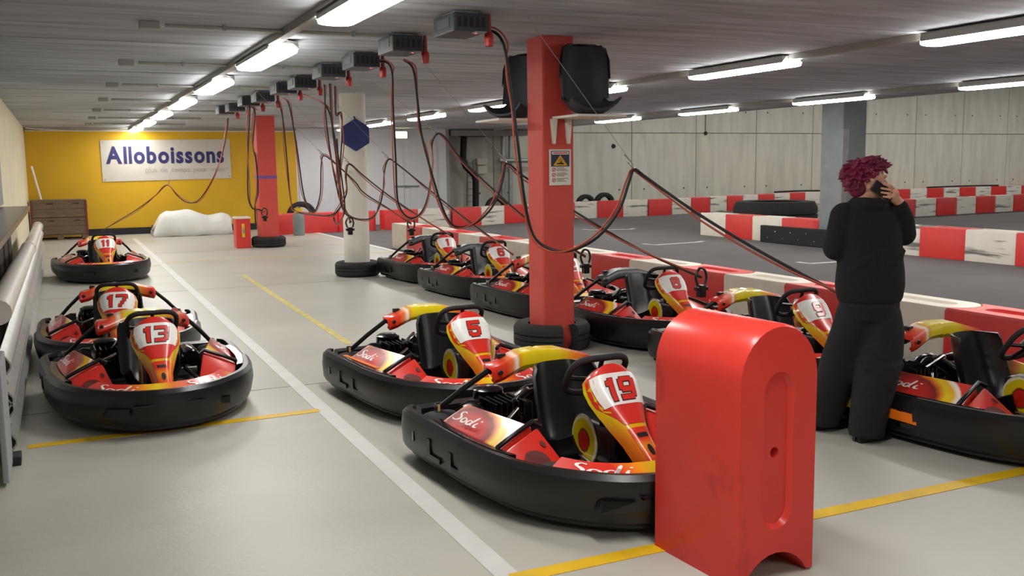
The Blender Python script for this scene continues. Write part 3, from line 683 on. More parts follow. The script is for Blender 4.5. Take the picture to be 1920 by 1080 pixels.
M_strip = ramp_mat('strip_print', 'x', [(0, RED), (.3, srgb(222, 46, 26)), (.4, srgb(240, 150, 20)), (.47, YELLOW), (.56, srgb(236, 120, 20)), (.68, RED), (.9, srgb(222, 46, 26)), (1, srgb(240, 200, 40))], (-.5, 0, 0), (1, 1, 1), noise=.05)
M_disc = ramp_mat('tank_disc_print', 'radial', [(0, srgb(190, 30, 22)), (.38, srgb(206, 40, 24)), (.44, srgb(40, 30, 10)), (.5, srgb(222, 190, 10)), (.8, srgb(206, 196, 20)), (.88, srgb(230, 226, 200)), (1, BLACK)], (-.09, -.2, .27), (0, 7.5, 7.0), noise=.12)
M_strut = mat('satin_black_tube', srgb(40, 40, 42), .3, metal=.4)

PROWS = [(-.285, .655, .06), (-.298, .648, .11), (-.325, .622, .15), (-.36, .582, .165), (-.40, .535, .158), (-.44, .49, .137), (-.49, .435, .106), (-.56, .375, .076), (-.64, .315, .066), (-.72, .255, .058), (-.745, .225, .05)]
def psurf(t, u, off=0.0):
    """point on the number panel: t down the panel (0-10), u across (-1..1)"""
    t = max(0, min(10, t)); i = min(9, int(t)); k = t - i
    y, z, hw = [PROWS[i][q] + (PROWS[i + 1][q] - PROWS[i][q]) * k for q in range(3)]
    i0, i1 = max(0, i - 1), min(10, i + 2); T = Vector((0, PROWS[i1][0] - PROWS[i0][0], PROWS[i1][1] - PROWS[i0][1])).normalized()
    N_ = Vector((0, T.z, -T.y)); d = .08 * abs(u) ** 4
    if N_.y > 0: N_ = -N_
    return Vector((hw * u * (1 - .06 * u * u), y, z)) + N_ * (off - d)
def patch(t0, t1, hwf, off, nt=14, nu=10):
    rows = []
    for i in range(nt + 1):
        s = i / nt; h = hwf(s); rows.append([psurf(t0 + (t1 - t0) * s, -h + 2 * h * j / nu, off) for j in range(nu + 1)])
    return loft(rows)
GL = {'1': ['0110', '1110', '1110', '0110', '0110', '0110', '0110', '0110', '0110'],
      '2': ['0111110', '1111111', '1100011', '0000011', '0001110', '0111000', '1110000', '1111111', '1111111'],
      '3': ['1111110', '1111111', '0000011', '0000011', '0011110', '0000011', '0000011', '1111111', '1111110'],
      '5': ['1111111', '1111111', '1100000', '1111110', '1111111', '0000011', '1100011', '1111111', '0111110'],
      '6': ['0111110', '1111111', '1100000', '1111110', '1111111', '1100011', '1100011', '1111111', '0111110'],
      '7': ['1111111', '1111111', '0000011', '0000110', '0000110', '0001100', '0001100', '0011000', '0011000'],
      '8': ['0111110', '1111111', '1100011', '1111111', '0111110', '1100011', '1100011', '1111111', '0111110'],
      '9': ['0111110', '1111111', '1100011', '1100011', '1111111', '0111111', '0000011', '1111111', '1111110']}
def glyph(ch, x0, cell, dilate, off, zc=3.62):
    g = GL[ch]; H_, W_ = len(g), len(g[0]); S = 3
    on = set((c * S + a, r * S + b) for r in range(H_) for c in range(W_) if g[r][c] == '1' for a in range(S) for b in range(S))
    for _ in range(dilate): on |= set((x + a, y + b) for x, y in on for a in (-1, 0, 1) for b in (-1, 0, 1))
    bm = bmesh.new(); V = {}
    def vert(i, j):
        if (i, j) not in V:
            hgt = (H_ * S / 2 - j) / S * cell; xx = x0 + i / S * cell + hgt * .12
            tt = zc - hgt / .056; hw = .16
            V[(i, j)] = bm.verts.new(psurf(tt, xx / hw, off))
        return V[(i, j)]
    for i, j in on: bm.faces.new((vert(i, j), vert(i, j + 1), vert(i + 1, j + 1), vert(i + 1, j)))
    return bm
SODI = [[(.30, .92), (.16, 1.0), (.03, .9), (.06, .72), (.2, .55), (.27, .36), (.17, .16), (0, .1), (-.12, .2)],
        [(.62, .5), (.5, .55), (.42, .4), (.45, .2), (.58, .12), (.68, .26), (.66, .44), (.58, .5)],
        [(1.0, .46), (.9, .52), (.8, .4), (.82, .18), (.94, .12), (1.04, .3), (1.16, .98), (1.06, .3), (1.14, .12)],
        [(1.36, .52), (1.3, .3), (1.36, .12), (1.5, .18)], [(1.42, .7), (1.47, .8)]]
def script(fn, w, h):
    """brush lettering as flat strokes; fn maps lettering (u 0-1, v 0-1) to a point"""
    out = []
    for st in SODI:
        P = [Vector(p) for p in catmull([(x, y, 0) for x, y in st], 4)]
        bm = bmesh.new(); L_, R_ = [], []
        for i, p in enumerate(P):
            t = P[min(i + 1, len(P) - 1)] - P[max(i - 1, 0)]; t.normalize(); n = Vector((-t.y, t.x, 0)) * (.065 * (1 - .5 * abs(2 * i / len(P) - 1)))
            for lst, q in ((L_, p + n), (R_, p - n)): lst.append(bm.verts.new(fn(min(1, max(0, (q.x + .15) / 1.7)), min(1.05, max(0, q.y)))))
        for i in range(len(P) - 1): bm.faces.new((L_[i], R_[i], R_[i + 1], L_[i + 1]))
        out.append(bm)
    return out
HALF = [(-.0, .845), (-.44, .845), (-.585, .825), (-.627, .77), (-.63, .6), (-.618, .35), (-.6, .05), (-.56, -.25), (-.488, -.46), (-.37, -.63), (-.235, -.755), (-.1, -.81), (0, -.818)]
def mirror(pts): return [(-x, y) for x, y in reversed(pts)]
BPROF = [(-.012, .085), (.03, .07), (.045, .1), (.052, .19), (.044, .262), (.02, .285), (-.012, .283), (-.014, .262), (.008, .252), (.012, .19), (.005, .105)]
def cm2(pts, n=4): return [(p.x, p.y) for p in catmull([(x, y, 0) for x, y in pts], n)]
def make_kart():
    K = thing('go_kart', 'x', 'kart')
    fin('floor_tray', prism(cm2(HALF[1:-1], 3) + [(0, -.84)] + mirror(cm2(HALF[1:-1], 3)), .055, .07, 0), M_blk, K)
    # bumper in four pieces
    for s in (-1, 1):
        pts = HALF[2:8]; pts = pts if s < 0 else mirror(pts)
        b = fin('side_bumper', sweep(cm2(pts, 4), BPROF), M_blk, K, auto=35)
        for (y0, y1, z0, z1) in ((.66, .58, .15, .2), (.40, .365, .11, .21), (.365, .25, .11, .135), (.15, .12, .11, .20), (.12, -.06, .11, .135)):
            def sx(y): return s * (  .684 - max(0, .5 - y) * .055 + (-.012 if y > .6 else 0) - max(0, .05 - y) * .11)
            fin('slot_shade', hexa([(sx(y0) - .01 * s, y0, z0), (sx(y1) - .01 * s, y1, z0), (sx(y1) + .001 * s, y1, z0), (sx(y0) + .001 * s, y0, z0), (sx(y0) - .01 * s, y0, z1), (sx(y1) - .01 * s, y1, z1), (sx(y1) + .001 * s, y1, z1), (sx(y0) + .001 * s, y0, z1)]), M_gloss, b)  # dark plates on the bumper face, their black imitating shade inside holes
    fp = HALF[6:] + mirror(HALF[6:])[1:]
    f = fin('front_bumper', sweep(cm2(fp, 4), [(u + .006 + (.012 if v > .12 else 0), v + .004) for u, v in BPROF]), M_blk, K, auto=35)
    for x in (-.3, .3):
        fin('slot_shade', hexa([(x - .07, -.775 + .06 * (x > 0) - .02, .14), (x + .07, -.775 - .08 * (x < 0) + .0, .14), (x + .07, -.76 - .08 * (x < 0), .14), (x - .07, -.74, .14), (x - .05, -.79 + .06 * (x > 0), .19), (x + .07, -.79 - .07 * (x < 0), .19), (x + .07, -.76 - .08 * (x < 0), .19), (x - .05, -.74, .19)]), M_gloss, f)
    for x in (-.14, .14): fin('nose_groove', box(x - .07, x + .07, -.885, -.86, .20, .208), M_gloss, f)
    fin('rear_bumper', sweep([(.55, .835), (.3, .845), (0, .847), (-.3, .845), (-.55, .835)], [(-.03, .1), (.05, .1), (.055, .25), (.03, .27), (-.03, .26)]), M_blk, K, auto=35)
    fin('lower_rail', tube([(x * .985, y * .985, .045) for x, y in cm2(HALF[1:] + mirror(HALF[1:])[1:], 3)], .014, 6, True), M_strut, K, auto=60)
    # wheels
    for sx_ in (-1, 1):
        for nm, x, y, r_, w_ in (('front_tyre', .375, -.42, .13, .105), ('rear_tyre', .5, .63, .14, .19)):
            h = w_ / 2
            o = fin(nm, lathe([(r_ * .55, -h * .8), (r_ * .8, -h), (r_ * .95, -h * .85), (r_, -h * .5), (r_, h * .5), (r_ * .95, h * .85), (r_ * .8, h), (r_ * .55, h * .8)], 24, 'x', (sx_ * x, y, r_), True), M_rub, K, auto=45)
            fin('rim', lathe([(0, -h * .3), (r_ * .3, -h * .3), (r_ * .5, -h * .8), (r_ * .58, -h * .82), (r_ * .58, h * .82), (r_ * .5, h * .8), (r_ * .3, h * .3), (0, h * .3)], 16, 'x', (sx_ * x, y, r_)), M_strut, o, auto=45)
    fin('rear_axle', tube([(-.42, .63, .14), (.42, .63, .14)], .02, 8), M_chrome, K, auto=50)
    fin('cross_tube', tube([(-.36, -.3, .15), (.36, -.3, .15)], .014, 8), M_chrome, K, auto=50)
    for s in (-1, 1):
        fin('frame_tube', tube(catmull([(s * .3, .6, .12), (s * .33, .2, .11), (s * .3, -.2, .11), (s * .16, -.5, .12), (s * .14, -.74, .14)], 4), .016, 8), M_strut, K, auto=50)
        fin('stub_axle', tube([(s * .26, -.42, .13), (s * .33, -.42, .13)], .014, 8), M_chrome, K, auto=50)
        # side pod
        q = [(s * x, y, z) for x, y, z in ((.605, .46, .1), (.43, .46, .1), (.30, -.12, .1), (.55, -.17, .1), (.60, .44, .27), (.46, .37, .38), (.325, -.1, .355), (.53, -.15, .262))]
        if s > 0: q = [q[i] for i in (1, 0, 3, 2, 5, 4, 7, 6)]
        pod = fin('side_pod', hexa(q, .022, 3), M_pod[s], K, auto=35)
        q = [(s * x, y, z) for x, y, z in ((.52, -.17, .235), (.31, -.13, .325), (.235, -.34, .13), (.46, -.40, .15), (.53, -.18, .262), (.32, -.14, .352), (.24, -.36, .16), (.475, -.42, .18))]
        if s > 0: q = [q[i] for i in (1, 0, 3, 2, 5, 4, 7, 6)]
        pf = fin('pod_front', hexa(q, .012, 2), M_redprint, K, auto=35)
        A, B, C, D = [Vector(v) for v in ((s * .53, -.18, .262), (s * .32, -.14, .352), (s * .24, -.36, .16), (s * .475, -.42, .18))]
        def fpl(u, v): return (A * (1 - u) + B * u) * (1 - v) + (D * (1 - u) + C * u) * v
        nrm = (B - A).cross(D - A).normalized(); nrm = nrm if nrm.z > 0 else -nrm
        for (uc, vc, ru, rv) in ((.52, .5, .24, .2), (.86, .3, .05, .07)):
            bm = bmesh.new(); bm.faces.new([bm.verts.new(fpl(uc + ru * math.cos(a), vc + rv * math.sin(a) + .25 * ru * math.cos(a)) + nrm * .003) for a in (2 * math.pi * k / 20 for k in range(20))])
            fin('air_opening_shade', bm, mat('recess_shade_red', srgb(92, 20, 16), .6), pf)  # flat oval whose dark red paints in the shade of an opening
        fin('pod_trim', tube([(s * .545, -.13, .25), (s * .535, -.15, .285), (s * .45, -.135, .325), (s * .33, -.11, .372), (s * .29, -.13, .35)], .013, 8), M_blk, K, auto=60)
        fin('side_rail', sweep([(s * .6, .46), (s * .61, .3), (s * .6, .05), (s * .575, -.15), (s * .54, -.3)][::1 if s < 0 else -1], [(-.03, .225), (.02, .22), (.028, .27), (.01, .292), (-.03, .285)]), M_gloss, K, auto=40)
        for k, bm in enumerate(script(lambda u, v: (lambda a, b, c, d, g, e: ((a * (1 - e) + b * e) * (1 - g) + (d * (1 - e) + c * e) * g) + Vector((s * .004, 0, .006)))(
                Vector((s * .59, .43, .285)), Vector((s * .46, .36, .384)), Vector((s * .335, -.09, .355)), Vector((s * .525, -.14, .272)), (.1 + .42 * u) if s < 0 else (.55 - .42 * u), .2 + .42 * v), 1, 1)):
            fin('brush_letter', bm, M_white, pod)
    # number panel
    np_ = fin('number_panel', loft([[psurf(t, -1 + j / 7) for j in range(15)] for t in [i * .5 for i in range(21)]], .012), M_panel, K, auto=60)
    fin('red_shield', patch(.12, 6.3, lambda s: .95 if s < .75 else .95 - (s - .75) * 1.5, .003), M_redprint, np_, smooth=True)
    fin('number_field', patch(2.1, 4.95, lambda s: .86 - .04 * s, .005), M_white, np_, smooth=True)
    fin('tongue', patch(6.55, 9.6, lambda s: .62, .004), M_tongue, np_, smooth=True)
    fin('tongue_emblem', patch(6.9, 7.15, lambda s: .36, .006, 2, 4), M_dk, np_); fin('tongue_badge', patch(7.6, 8.2, lambda s: .2 * math.sin(math.pi * (.15 + .7 * s)), .006, 6, 4), M_dk, np_)
    # steering
    U = Vector((0, -.60, .80)); X_ = Vector((1, 0, 0)); cw = Vector((0, -.15, .575))
    ring = catmull([cw + X_ * a + U * b for a, b in ((-.155, 0), (-.15, .075), (-.105, .118), (0, .122), (.105, .118), (.15, .075), (.155, 0), (.135, -.085), (.07, -.12), (0, -.125), (-.07, -.12), (-.135, -.085))], 4, True)
    wh = fin('steering_wheel', tube(ring, .0165, 8, True), M_rub, K, auto=70)
    for a, b in ((-.15, -.0), (.15, -.0), (0, .118), (0, -.12)): fin('spoke', tube([cw + X_ * a + U * b, cw + Vector((0, -.025, -.02))], .012, 6), M_blk, wh, auto=60)
    fin('hub', lathe([(0, .025), (.04, .022), (.042, -.02), (0, -.025)], 14, 'z', (0, 0, 0)), M_blk, wh, auto=40).matrix_local = Matrix.Translation(cw + Vector((0, -.02, -.015))) @ Matrix.Rotation(R(37), 4, 'X')
    fin('steering_column', tube([cw + Vector((0, -.03, -.03)), (0, -.62, .16)], .014, 8), M_chrome, K, auto=50)
    for s in (-1, 1):
        fin('panel_stay', tube([(s * .05, -.3, .16), (s * .08, -.34, .5)], .012, 6), M_strut, K, auto=60)
        fin('pedal', hexa([(s * .16 - .03, -.62, .16), (s * .16 + .03, -.62, .16), (s * .16 + .03, -.6, .16), (s * .16 - .03, -.6, .16), (s * .16 - .035, -.66, .28), (s * .16 + .035, -.66, .28), (s * .16 + .035, -.64, .28), (s * .16 - .035, -.64, .28)], .005, 1), M_strut, K)
    # fuel tank with printed disc
    tk = fin('fuel_tank', box(-.085, .085, -.44, -.08, .1, .38, .035, 3), M_blk, K, auto=40)
    fin('tank_disc', prism([(-.2 + .115 * math.cos(2 * math.pi * k / 24), .27 + .13 * math.sin(2 * math.pi * k / 24)) for k in range(24)], -.095, -.084, .003, 1, lambda u, v, w_: (w_, u, v)), M_disc, tk)
    fin('filler_cap', lathe([(0, .02), (.03, .02), (.034, 0)], 12, 'z', (0, -.26, .38)), M_gloss, tk, auto=40)
    fin('spring_rod', tube([(-.1, -.1, .2), (-.13, -.42, .18)], .009, 8), M_chrome, K, auto=60)
    # seat
    rows = []
    for hw, y, z in [(.165, -.2, .17), (.18, -.1, .125), (.185, .02, .1), (.19, .11, .13), (.195, .165, .22), (.2, .2, .32), (.2, .235, .43), (.195, .265, .53), (.175, .28, .57)]:
        bk = max(0, min(1, (z - .12) / .12)) if y > .05 else 0
        rows.append([(hw * u, y - abs(u) ** 4 * .13 * bk, z + abs(u) ** 4 * .13 * (1 - bk)) for u in [-1 + k / 8 for k in range(17)]])
    st = fin('seat', loft(rows, .014), M_seat, K, auto=60)
    for x in (-.1, .1): fin('seat_bolt', lathe([(0, -.008), (.01, -.006), (.012, 0)], 8, 'y', (x, .222, .43)), M_chrome, st)
    # engine behind the seat on both sides of the axle
    en = fin('engine', box(-.36, -.14, .34, .62, .14, .30, .03, 3), M_gloss, K, auto=40)
    for k in range(6): fin('cooling_fin', box(-.33 + k * .034, -.318 + k * .034, .30, .52, .28, .37, .006, 1), M_gloss, en)
    fin('fan_cover', lathe([(0, -.05), (.09, -.045), (.11, 0), (.11, .05), (0, .05)], 22, 'x', (-.4, .48, .25)), M_gloss, en, auto=40)
    fin('air_filter', lathe([(0, 0), (.075, .0), (.085, .02), (.085, .085), (.06, .1), (0, .1)], 20, 'z', (-.24, .58, .3)), M_gloss, en, auto=40)
    fin('exhaust', tube(catmull([(-.12, .5, .3), (-.02, .52, .36), (.1, .5, .34), (.2, .44, .26), (.26, .36, .22)], 4), .035, 12), M_gloss, K, auto=50)
    fin('exhaust_clamp', lathe([(.036, -.012), (.042, -.012), (.042, .012), (.036, .012)], 14, 'x', (.04, .515, .355), True), M_chrome, K)
    fin('silencer', lathe([(0, -.15), (.05, -.15), (.062, -.13), (.062, .13), (.05, .15), (0, .15)], 18, 'y', (.32, .5, .24)), M_gloss, K, auto=40)
    fin('carburettor', box(-.13, -.05, .4, .52, .2, .33, .015), M_strut, K)
    for k, (a, b) in enumerate((((-.2, .3, .33), (-.3, .22, .3)), ((-.1, .38, .4), (.05, .36, .42)), ((-.16, .62, .33), (.1, .66, .3)))): fin('engine_pipe', tube([a, b], .011, 8), M_chrome, K, auto=60)
    # roll hoop
    for s in (-1, 1):
        fin('hoop_strut', tube([(s * .30, .43, .525), (s * .41, .54, .41), (s * .51, .645, .29)], .016, 8), M_strut, K, auto=60)
        fin('strut_clamp', lathe([(.017, -.02), (.024, -.02), (.024, .02), (.017, .02)], 12, 'z', (s * .51, .645, .3), True), M_chrome, K)
        fin('seat_stay', tube([(s * .17, .24, .45), (s * .3, .5, .2)], .01, 6), M_chrome, K, auto=60)
    fin('hoop_frame', tube(catmull([(-.30, .43, .515), (-.2, .45, .525), (0, .46, .535), (.2, .45, .525), (.30, .43, .515)], 4), .018, 8), M_strut, K, auto=60)
    rows = []
    for x, y, z, k in ((-.315, .395, .515, .6), (-.3, .40, .518, 1), (-.24, .41, .53, 1), (-.17, .42, .557, 1), (-.12, .43, .572, 1), (-.02, .435, .578, 1), (0, .435, .572, 1), (.02, .435, .576, 1), (.12, .43, .57, 1), (.17, .42, .555, 1), (.24, .41, .535, 1), (.3, .40, .52, 1), (.315, .395, .517, .6)):
        rows.append([(x, y + a * k, z + b * k) for a, b in ((-.03, -.06), (-.05, -.035), (-.046, .012), (-.03, .03), (.07, .036), (.105, .018), (.1, -.02))])
    hc_ = fin('hoop_cover', loft(rows, .01), M_hoop, K, auto=40)
    for s in (-1, 1): fin('hoop_bolt', lathe([(0, -.01), (.012, -.008), (.014, 0)], 10, 'y', (s * .275, .345, .522)), M_dk, hc_)
    fin('plug_socket', box(-.23, -.185, .46, .5, .56, .595, .006), M_blk, K)
    # front strip
    sp = [(-.44, -.5), (-.36, -.64), (-.22, -.745), (-.08, -.785), (0, -.79), (.08, -.785), (.22, -.745), (.36, -.64), (.44, -.5)]
    fs = fin('front_strip', sweep(cm2(sp, 4), [(.01, .235), (.03, .262), (-.08, .3), (-.095, .285)]), M_strip, K, auto=40)
    C2 = cm2(sp, 4)
    def strip_pt(u, v, base, span, flip):
        t = (base + span * u) * (len(C2) - 1); i = min(int(t), len(C2) - 2); k = t - i
        p = Vector(C2[i]) * (1 - k) + Vector(C2[i + 1]) * k; T = (Vector(C2[i + 1]) - Vector(C2[i])).normalized(); o = Vector((T.y, -T.x))
        q = p + o * (.02 - .09 * v); return Vector((q.x, q.y, .268 + .033 * v))
    for base in (.06, .66):
        for bm in script(lambda u, v: strip_pt(u, v * .8 + .08, base, .24, 0), 1, 1): fin('brush_letter', bm, M_white, fs)
    return K
kart0 = make_kart(); index_kids()
def kart(x, y, rz, num, label, grp, grey=False, first=False):
    K = kart0 if first else copy_tree(kart0)
    place(K, (x, y, 0), rz); K['label'] = label; K['group'] = grp
    pan = [c for c in K.children if c.name.startswith('number_panel')][0]
    if grey:
        hcv = [c for c in K.children if c.name.startswith('hoop_cover')][0]; hcv.data = GREYHOOP
    if num:
        cell = .0125; wtot = sum(len(GL[c][0]) for c in num) * cell + (len(num) - 1) * .014; xx = -wtot / 2
        for c in num:
            fin('digit_outline', glyph(c, xx, cell, 1, .0068), M_dk, pan); fin('digit', glyph(c, xx, cell, 0, .0085), M_redprint, pan)
            xx += len(GL[c][0]) * cell + .014
    return K
GREYHOOP = [c for c in kart0.children if c.name.startswith('hoop_cover')][0].data.copy(); GREYHOOP.materials.clear(); GREYHOOP.materials.append(M_hoopgrey)
gl, gm, gr = 'karts along the left guard rail', 'karts in the middle column', 'karts parked along the near barrier'
karts = {}
def KK(key, *a, **k): karts[key] = kart(*a, **k)
KK('k19', 2.32, 4.17, R(1.5), '19', 'red and black go-kart number 19 beside the standing red block', gm, first=True)
KK('k5', 2.36, 6.06, R(2.5), '5', 'red and black go-kart number 5 in front of the near red pillar', gm)
KK('k13', .49, 6.88, R(2), '13', 'red and black go-kart number 13 behind the yellow tape', gl)
KK('k17', .385, 8.74, R(-3), '17', 'red and black go-kart number 17 close behind kart 13', gl)
KK('k11', .53, 15.6, R(4), '11', 'red and black go-kart number 11, alone near the yellow wall', gl)
RN = ['1', '6', '2', '8', '9', '']
RL = ['go-kart farthest along the barrier row, with a plain grey hoop', 'go-kart number 6 in the barrier row, with a plain grey hoop', 'go-kart partly hidden behind the near red pillar, with an orange hoop', 'go-kart right of the near red pillar, with a plain grey hoop', 'go-kart behind the standing red block, with a yellow hoop', 'go-kart behind the legs of the person, turned outwards']
for i, (x, y, rz) in enumerate(((4.85, 12.85, 0), (4.84, 11.04, 0), (4.82, 9.2, 0), (4.88, 7.4, 0), (4.86, 5.6, R(0)), (4.88, 3.75, R(2)))):
    KK('r%d' % (i + 1), x, y, rz, RN[i], RL[i], gr, grey=i in (0, 1, 3))
# amber reflectors on the flank of the last kart
for y0, y1, m in ((.52, .40, M_tape_y), (.33, .02, M_oprint)):
    sx = lambda y: -(.6855 - max(0, .5 - y) * .055 + (-.012 if y > .6 else 0) - max(0, .05 - y) * .11)
    fin('reflector', hexa([(sx(y0) - .004, y0, .15), (sx(y1) - .004, y1, .14), (sx(y1) + .01, y1, .14), (sx(y0) + .01, y0, .15), (sx(y0) - .004, y0, .205), (sx(y1) - .004, y1, .195), (sx(y1) + .01, y1, .195), (sx(y0) + .01, y0, .205)]), m, karts['r6'])
fin('bumper_strip', hexa([(-.61, .5, .287), (-.555, -.05, .287), (-.53, -.05, .287), (-.58, .5, .287), (-.61, .5, .292), (-.555, -.05, .292), (-.53, -.05, .292), (-.58, .5, .292)]), M_oprint, karts['k5'])

# ================================================================== charging cables
def two_wires(t, P, r=.009, kind='both', turns=2.2):
    C = catmull(P, 6); n = len(C)
    fin('black_wire', tube(C, r, 7), M_cabb, t, auto=70)
    if kind == 'both':
        off = []
        for i, p in enumerate(C):
            T = (C[min(i + 1, n - 1)] - C[max(i - 1, 0)]).normalized(); s = T.cross(Vector((0, 0, 1)));
            s = s.normalized() if s.length > .05 else Vector((1, 0, 0)); u_ = s.cross(T); a = turns * 2 * math.pi * i / n
            off.append(p + (s * math.cos(a) + u_ * math.sin(a)) * (r * 1.75 + .012 * abs(math.sin(a * .7))))
        fin('orange_wire', tube(off, r * .68, 6), M_cabo, t, auto=70)
def plug(t, p):
    p = Vector(p)
    b = fin('connector', box(p.x - .03, p.x + .03, p.y - .03, p.y + .03, p.z - .1, p.z, .008), M_blk, t)
    fin('connector_flange', box(p.x - .055, p.x + .055, p.y - .025, p.y + .025, p.z - .045, p.z - .015, .005), M_blk, b)
    fin('pull_ring', tube(catmull([p + Vector((-.035, 0, 0)), p + Vector((-.055, 0, .07)), p + Vector((-.02, 0, .13)), p + Vector((.03, 0, .12)), p + Vector((.05, 0, .06)), p + Vector((.035, 0, 0))], 4), .011, 6), M_blk, b, auto=60)
def cable(label, pts, peak=None, anchor=(-.9, .1), end_plug=False, name='charging_cable', r=.0095):
    P = [q if isinstance(q, Vector) else atx(*q) for q in pts]; t = thing(name, label, 'cable'); two_wires(t, P, r)
    if peak is not None:
        k = P[peak]; A = Vector((k.x + anchor[0], k.y + anchor[1], CZ))
        fin('hanging_cord', tube([k + Vector((0, 0, .02)), A], .002, 5), M_cond, t)
        fin('cord_hook', tube(catmull([k + (A - k) * .1, k + (A - k) * .05 + Vector((.015, 0, 0)), k + Vector((0, 0, .0)), k + (A - k) * .05 - Vector((.015, 0, 0))], 4), .005, 6), M_chrome, t, auto=60)
    if end_plug: plug(t, P[-1] - Vector((0, 0, .06)))
    return t
cable('nearest charging cable, drooping in front of the red pillar towards the person', [(868, 62, 2.79), (905, 56, 2.92), (932, 64, 3.0), (947, 95, 3.04), (958, 170, 3.1), (970, 260, 3.15), (983, 370, 3.22), (1000, 440, 3.3), (1030, 466, 3.4), (1070, 470, 3.5), (1120, 445, 3.65), (1160, 395, 3.8), (1180, 340, 3.9), (1190, 318, 3.95), (1215, 335, 4.05), (1300, 395, 4.25), (1400, 457, 4.45), (1500, 512, 4.6), (1570, 548, 4.7), (1655, 600, 4.78)], 13, (-.8, .2), r=.0115)
cable('charging cable passing behind the red pillar to the kart behind the red block', [(757, 112, 2.72), (775, 130, 2.8), (783, 190, 2.9), (790, 250, 2.98), (808, 320, 3.05), (828, 385, 3.15), (845, 418, 3.25), (865, 426, 3.35), (895, 416, 3.5), (925, 385, 3.65), (942, 340, 3.75), (950, 306, 3.8), (975, 325, 3.98), (1000, 343, 4.1), (1080, 398, 4.25), (1200, 468, 4.4), (1315, 520, 4.6)], 11, end_plug=True, r=.0105)
cable('charging cable to the kart just right of the red pillar', [(695, 118, 2.75), (722, 116, 2.85), (735, 135, 2.9), (737, 200, 2.95), (742, 300, 3.0), (745, 370, 3.08), (755, 398, 3.15), (772, 409, 3.25), (790, 398, 3.35), (803, 365, 3.45), (811, 310, 3.55), (810, 270, 3.6), (820, 251, 3.65), (835, 258, 3.75), (865, 298, 3.9), (930, 360, 4.12), (990, 412, 4.3), (1050, 452, 4.45), (1098, 482, 4.6)], 12, end_plug=True)
cable('charging cable to the kart half hidden by the red pillar', [(618, 158, 2.75), (622, 230, 3.0), (632, 310, 3.3), (638, 370, 3.45), (655, 404, 3.52), (690, 411, 3.65), (708, 395, 3.75), (718, 360, 3.8), (721, 320, 3.85), (729, 299, 3.9), (745, 308, 4.0), (800, 352, 4.15), (860, 400, 4.35), (920, 445, 4.5), (962, 478, 4.62)], 9)
cable('charging cable to the second farthest kart of the barrier row', [(570, 178, 2.75), (612, 200, 2.9), (628, 260, 3.05), (640, 330, 3.2), (646, 395, 3.35), (632, 420, 3.4), (626, 405, 3.42), (640, 385, 3.45), (650, 360, 3.5), (649, 330, 3.55), (655, 307, 3.65), (680, 328, 3.8), (720, 360, 4.0), (780, 402, 4.25), (845, 442, 4.5)], 10)
cable('charging cable to the farthest kart of the barrier row', [(532, 184, 2.72), (543, 200, 2.78), (557, 280, 2.92), (570, 367, 3.05), (587, 398, 3.15), (600, 367, 3.25), (602, 313, 3.35), (607, 292, 3.4), (630, 308, 3.55), (665, 340, 3.8), (683, 362, 3.95), (730, 392, 4.2), (771, 420, 4.45)], 7, end_plug=True)
t11 = cable('charging cable to kart 11 before the yellow wall', [(428, 222, 2.6), (426, 240, 2.55), (420, 275, 2.48), (408, 315, 2.36), (390, 352, 2.2), (370, 377, 2.05), (350, 379, 1.92), (332, 366, 1.8), (314, 347, 1.68), (290, 368, 1.52), (255, 394, 1.28), (215, 418, 1.02), (188, 435, .84)], 8, (.5, .3))
cable('cable drooping between the two right-hand chargers near the pale door', [(520, 186, 2.7), (530, 220, 2.8), (538, 300, 2.95), (546, 380, 3.08), (560, 398, 3.15), (590, 403, 3.25), (615, 404, 3.35), (634, 396, 3.45), (641, 380, 3.5)])
cable('unused cable with a plug hanging in front of the white pillar', [(608, 160, 2.72), (612, 230, 2.95), (625, 320, 3.2), (642, 390, 3.4), (655, 408, 3.48), (656, 418, 3.5)], end_plug=True)
cable('spare cable looped beside the white pillar', [(628, 162, 2.76), (630, 215, 2.9), (640, 212, 3.0), (641, 260, 3.1), (637, 330, 3.2), (640, 372, 3.3), (636, 330, 3.32), (632, 260, 3.3)])
cable('left one of two cables looped on the far red pillar', [Vector((2.62, 14.75, 2.54)), (468, 212, 2.65), (465, 290, 2.85), (465, 365, 3.02), (473, 390, 3.12), (486, 393, 3.22), (496, 398, 3.3)], end_plug=True, r=.013)
cable('right one of two cables looped on the far red pillar', [Vector((2.66, 14.9, 2.54)), (478, 212, 2.66), (474, 272, 2.9), (480, 300, 3.0), (484, 360, 3.1), (478, 385, 3.15), (480, 430, 3.2)], r=.013)

# ================================================================== the person on the phone
PB = atz(1632, 812, 0)
PO = thing('person', 'person with short magenta hair in black sweater and trousers, holding a phone to the ear', 'person', (PB.x * .985 - .035, PB.y * .985, 0), -YAW)
def limb(bm, pts, seg=14):
    """rounded tapered chain of (x, y, z, r) joints"""
    P = [(Vector(p[:3]), p[3]) for p in pts]
    for (a, ra), (b, rb) in zip(P, P[1:]):
        d = b - a; L_ = d.length; T = d.normalized(); n = 5; st = []
        for k in range(n): an = -math.pi / 2 + math.pi / 2 * k / n; st.append((a + T * ra * math.sin(an), max(1e-4, ra * math.cos(an))))
        st.append((a, ra)); st.append((b, rb))
        for k in range(1, n + 1): an = math.pi / 2 * k / n; st.append((b + T * rb * math.sin(an), max(1e-4, rb * math.cos(an))))
        tube([s[0] for s in st], [s[1] for s in st], seg, False, bm)
    return bm
def blob(bm, c, r, rot=None, seg=20):
    M = Matrix.Translation(c) @ (rot or Matrix.Identity(4)) @ Matrix.Diagonal((r[0], r[1], r[2], 1))
    bmesh.ops.create_uvsphere(bm, u_segments=seg, v_segments=seg // 2 + 2, radius=1, matrix=M)
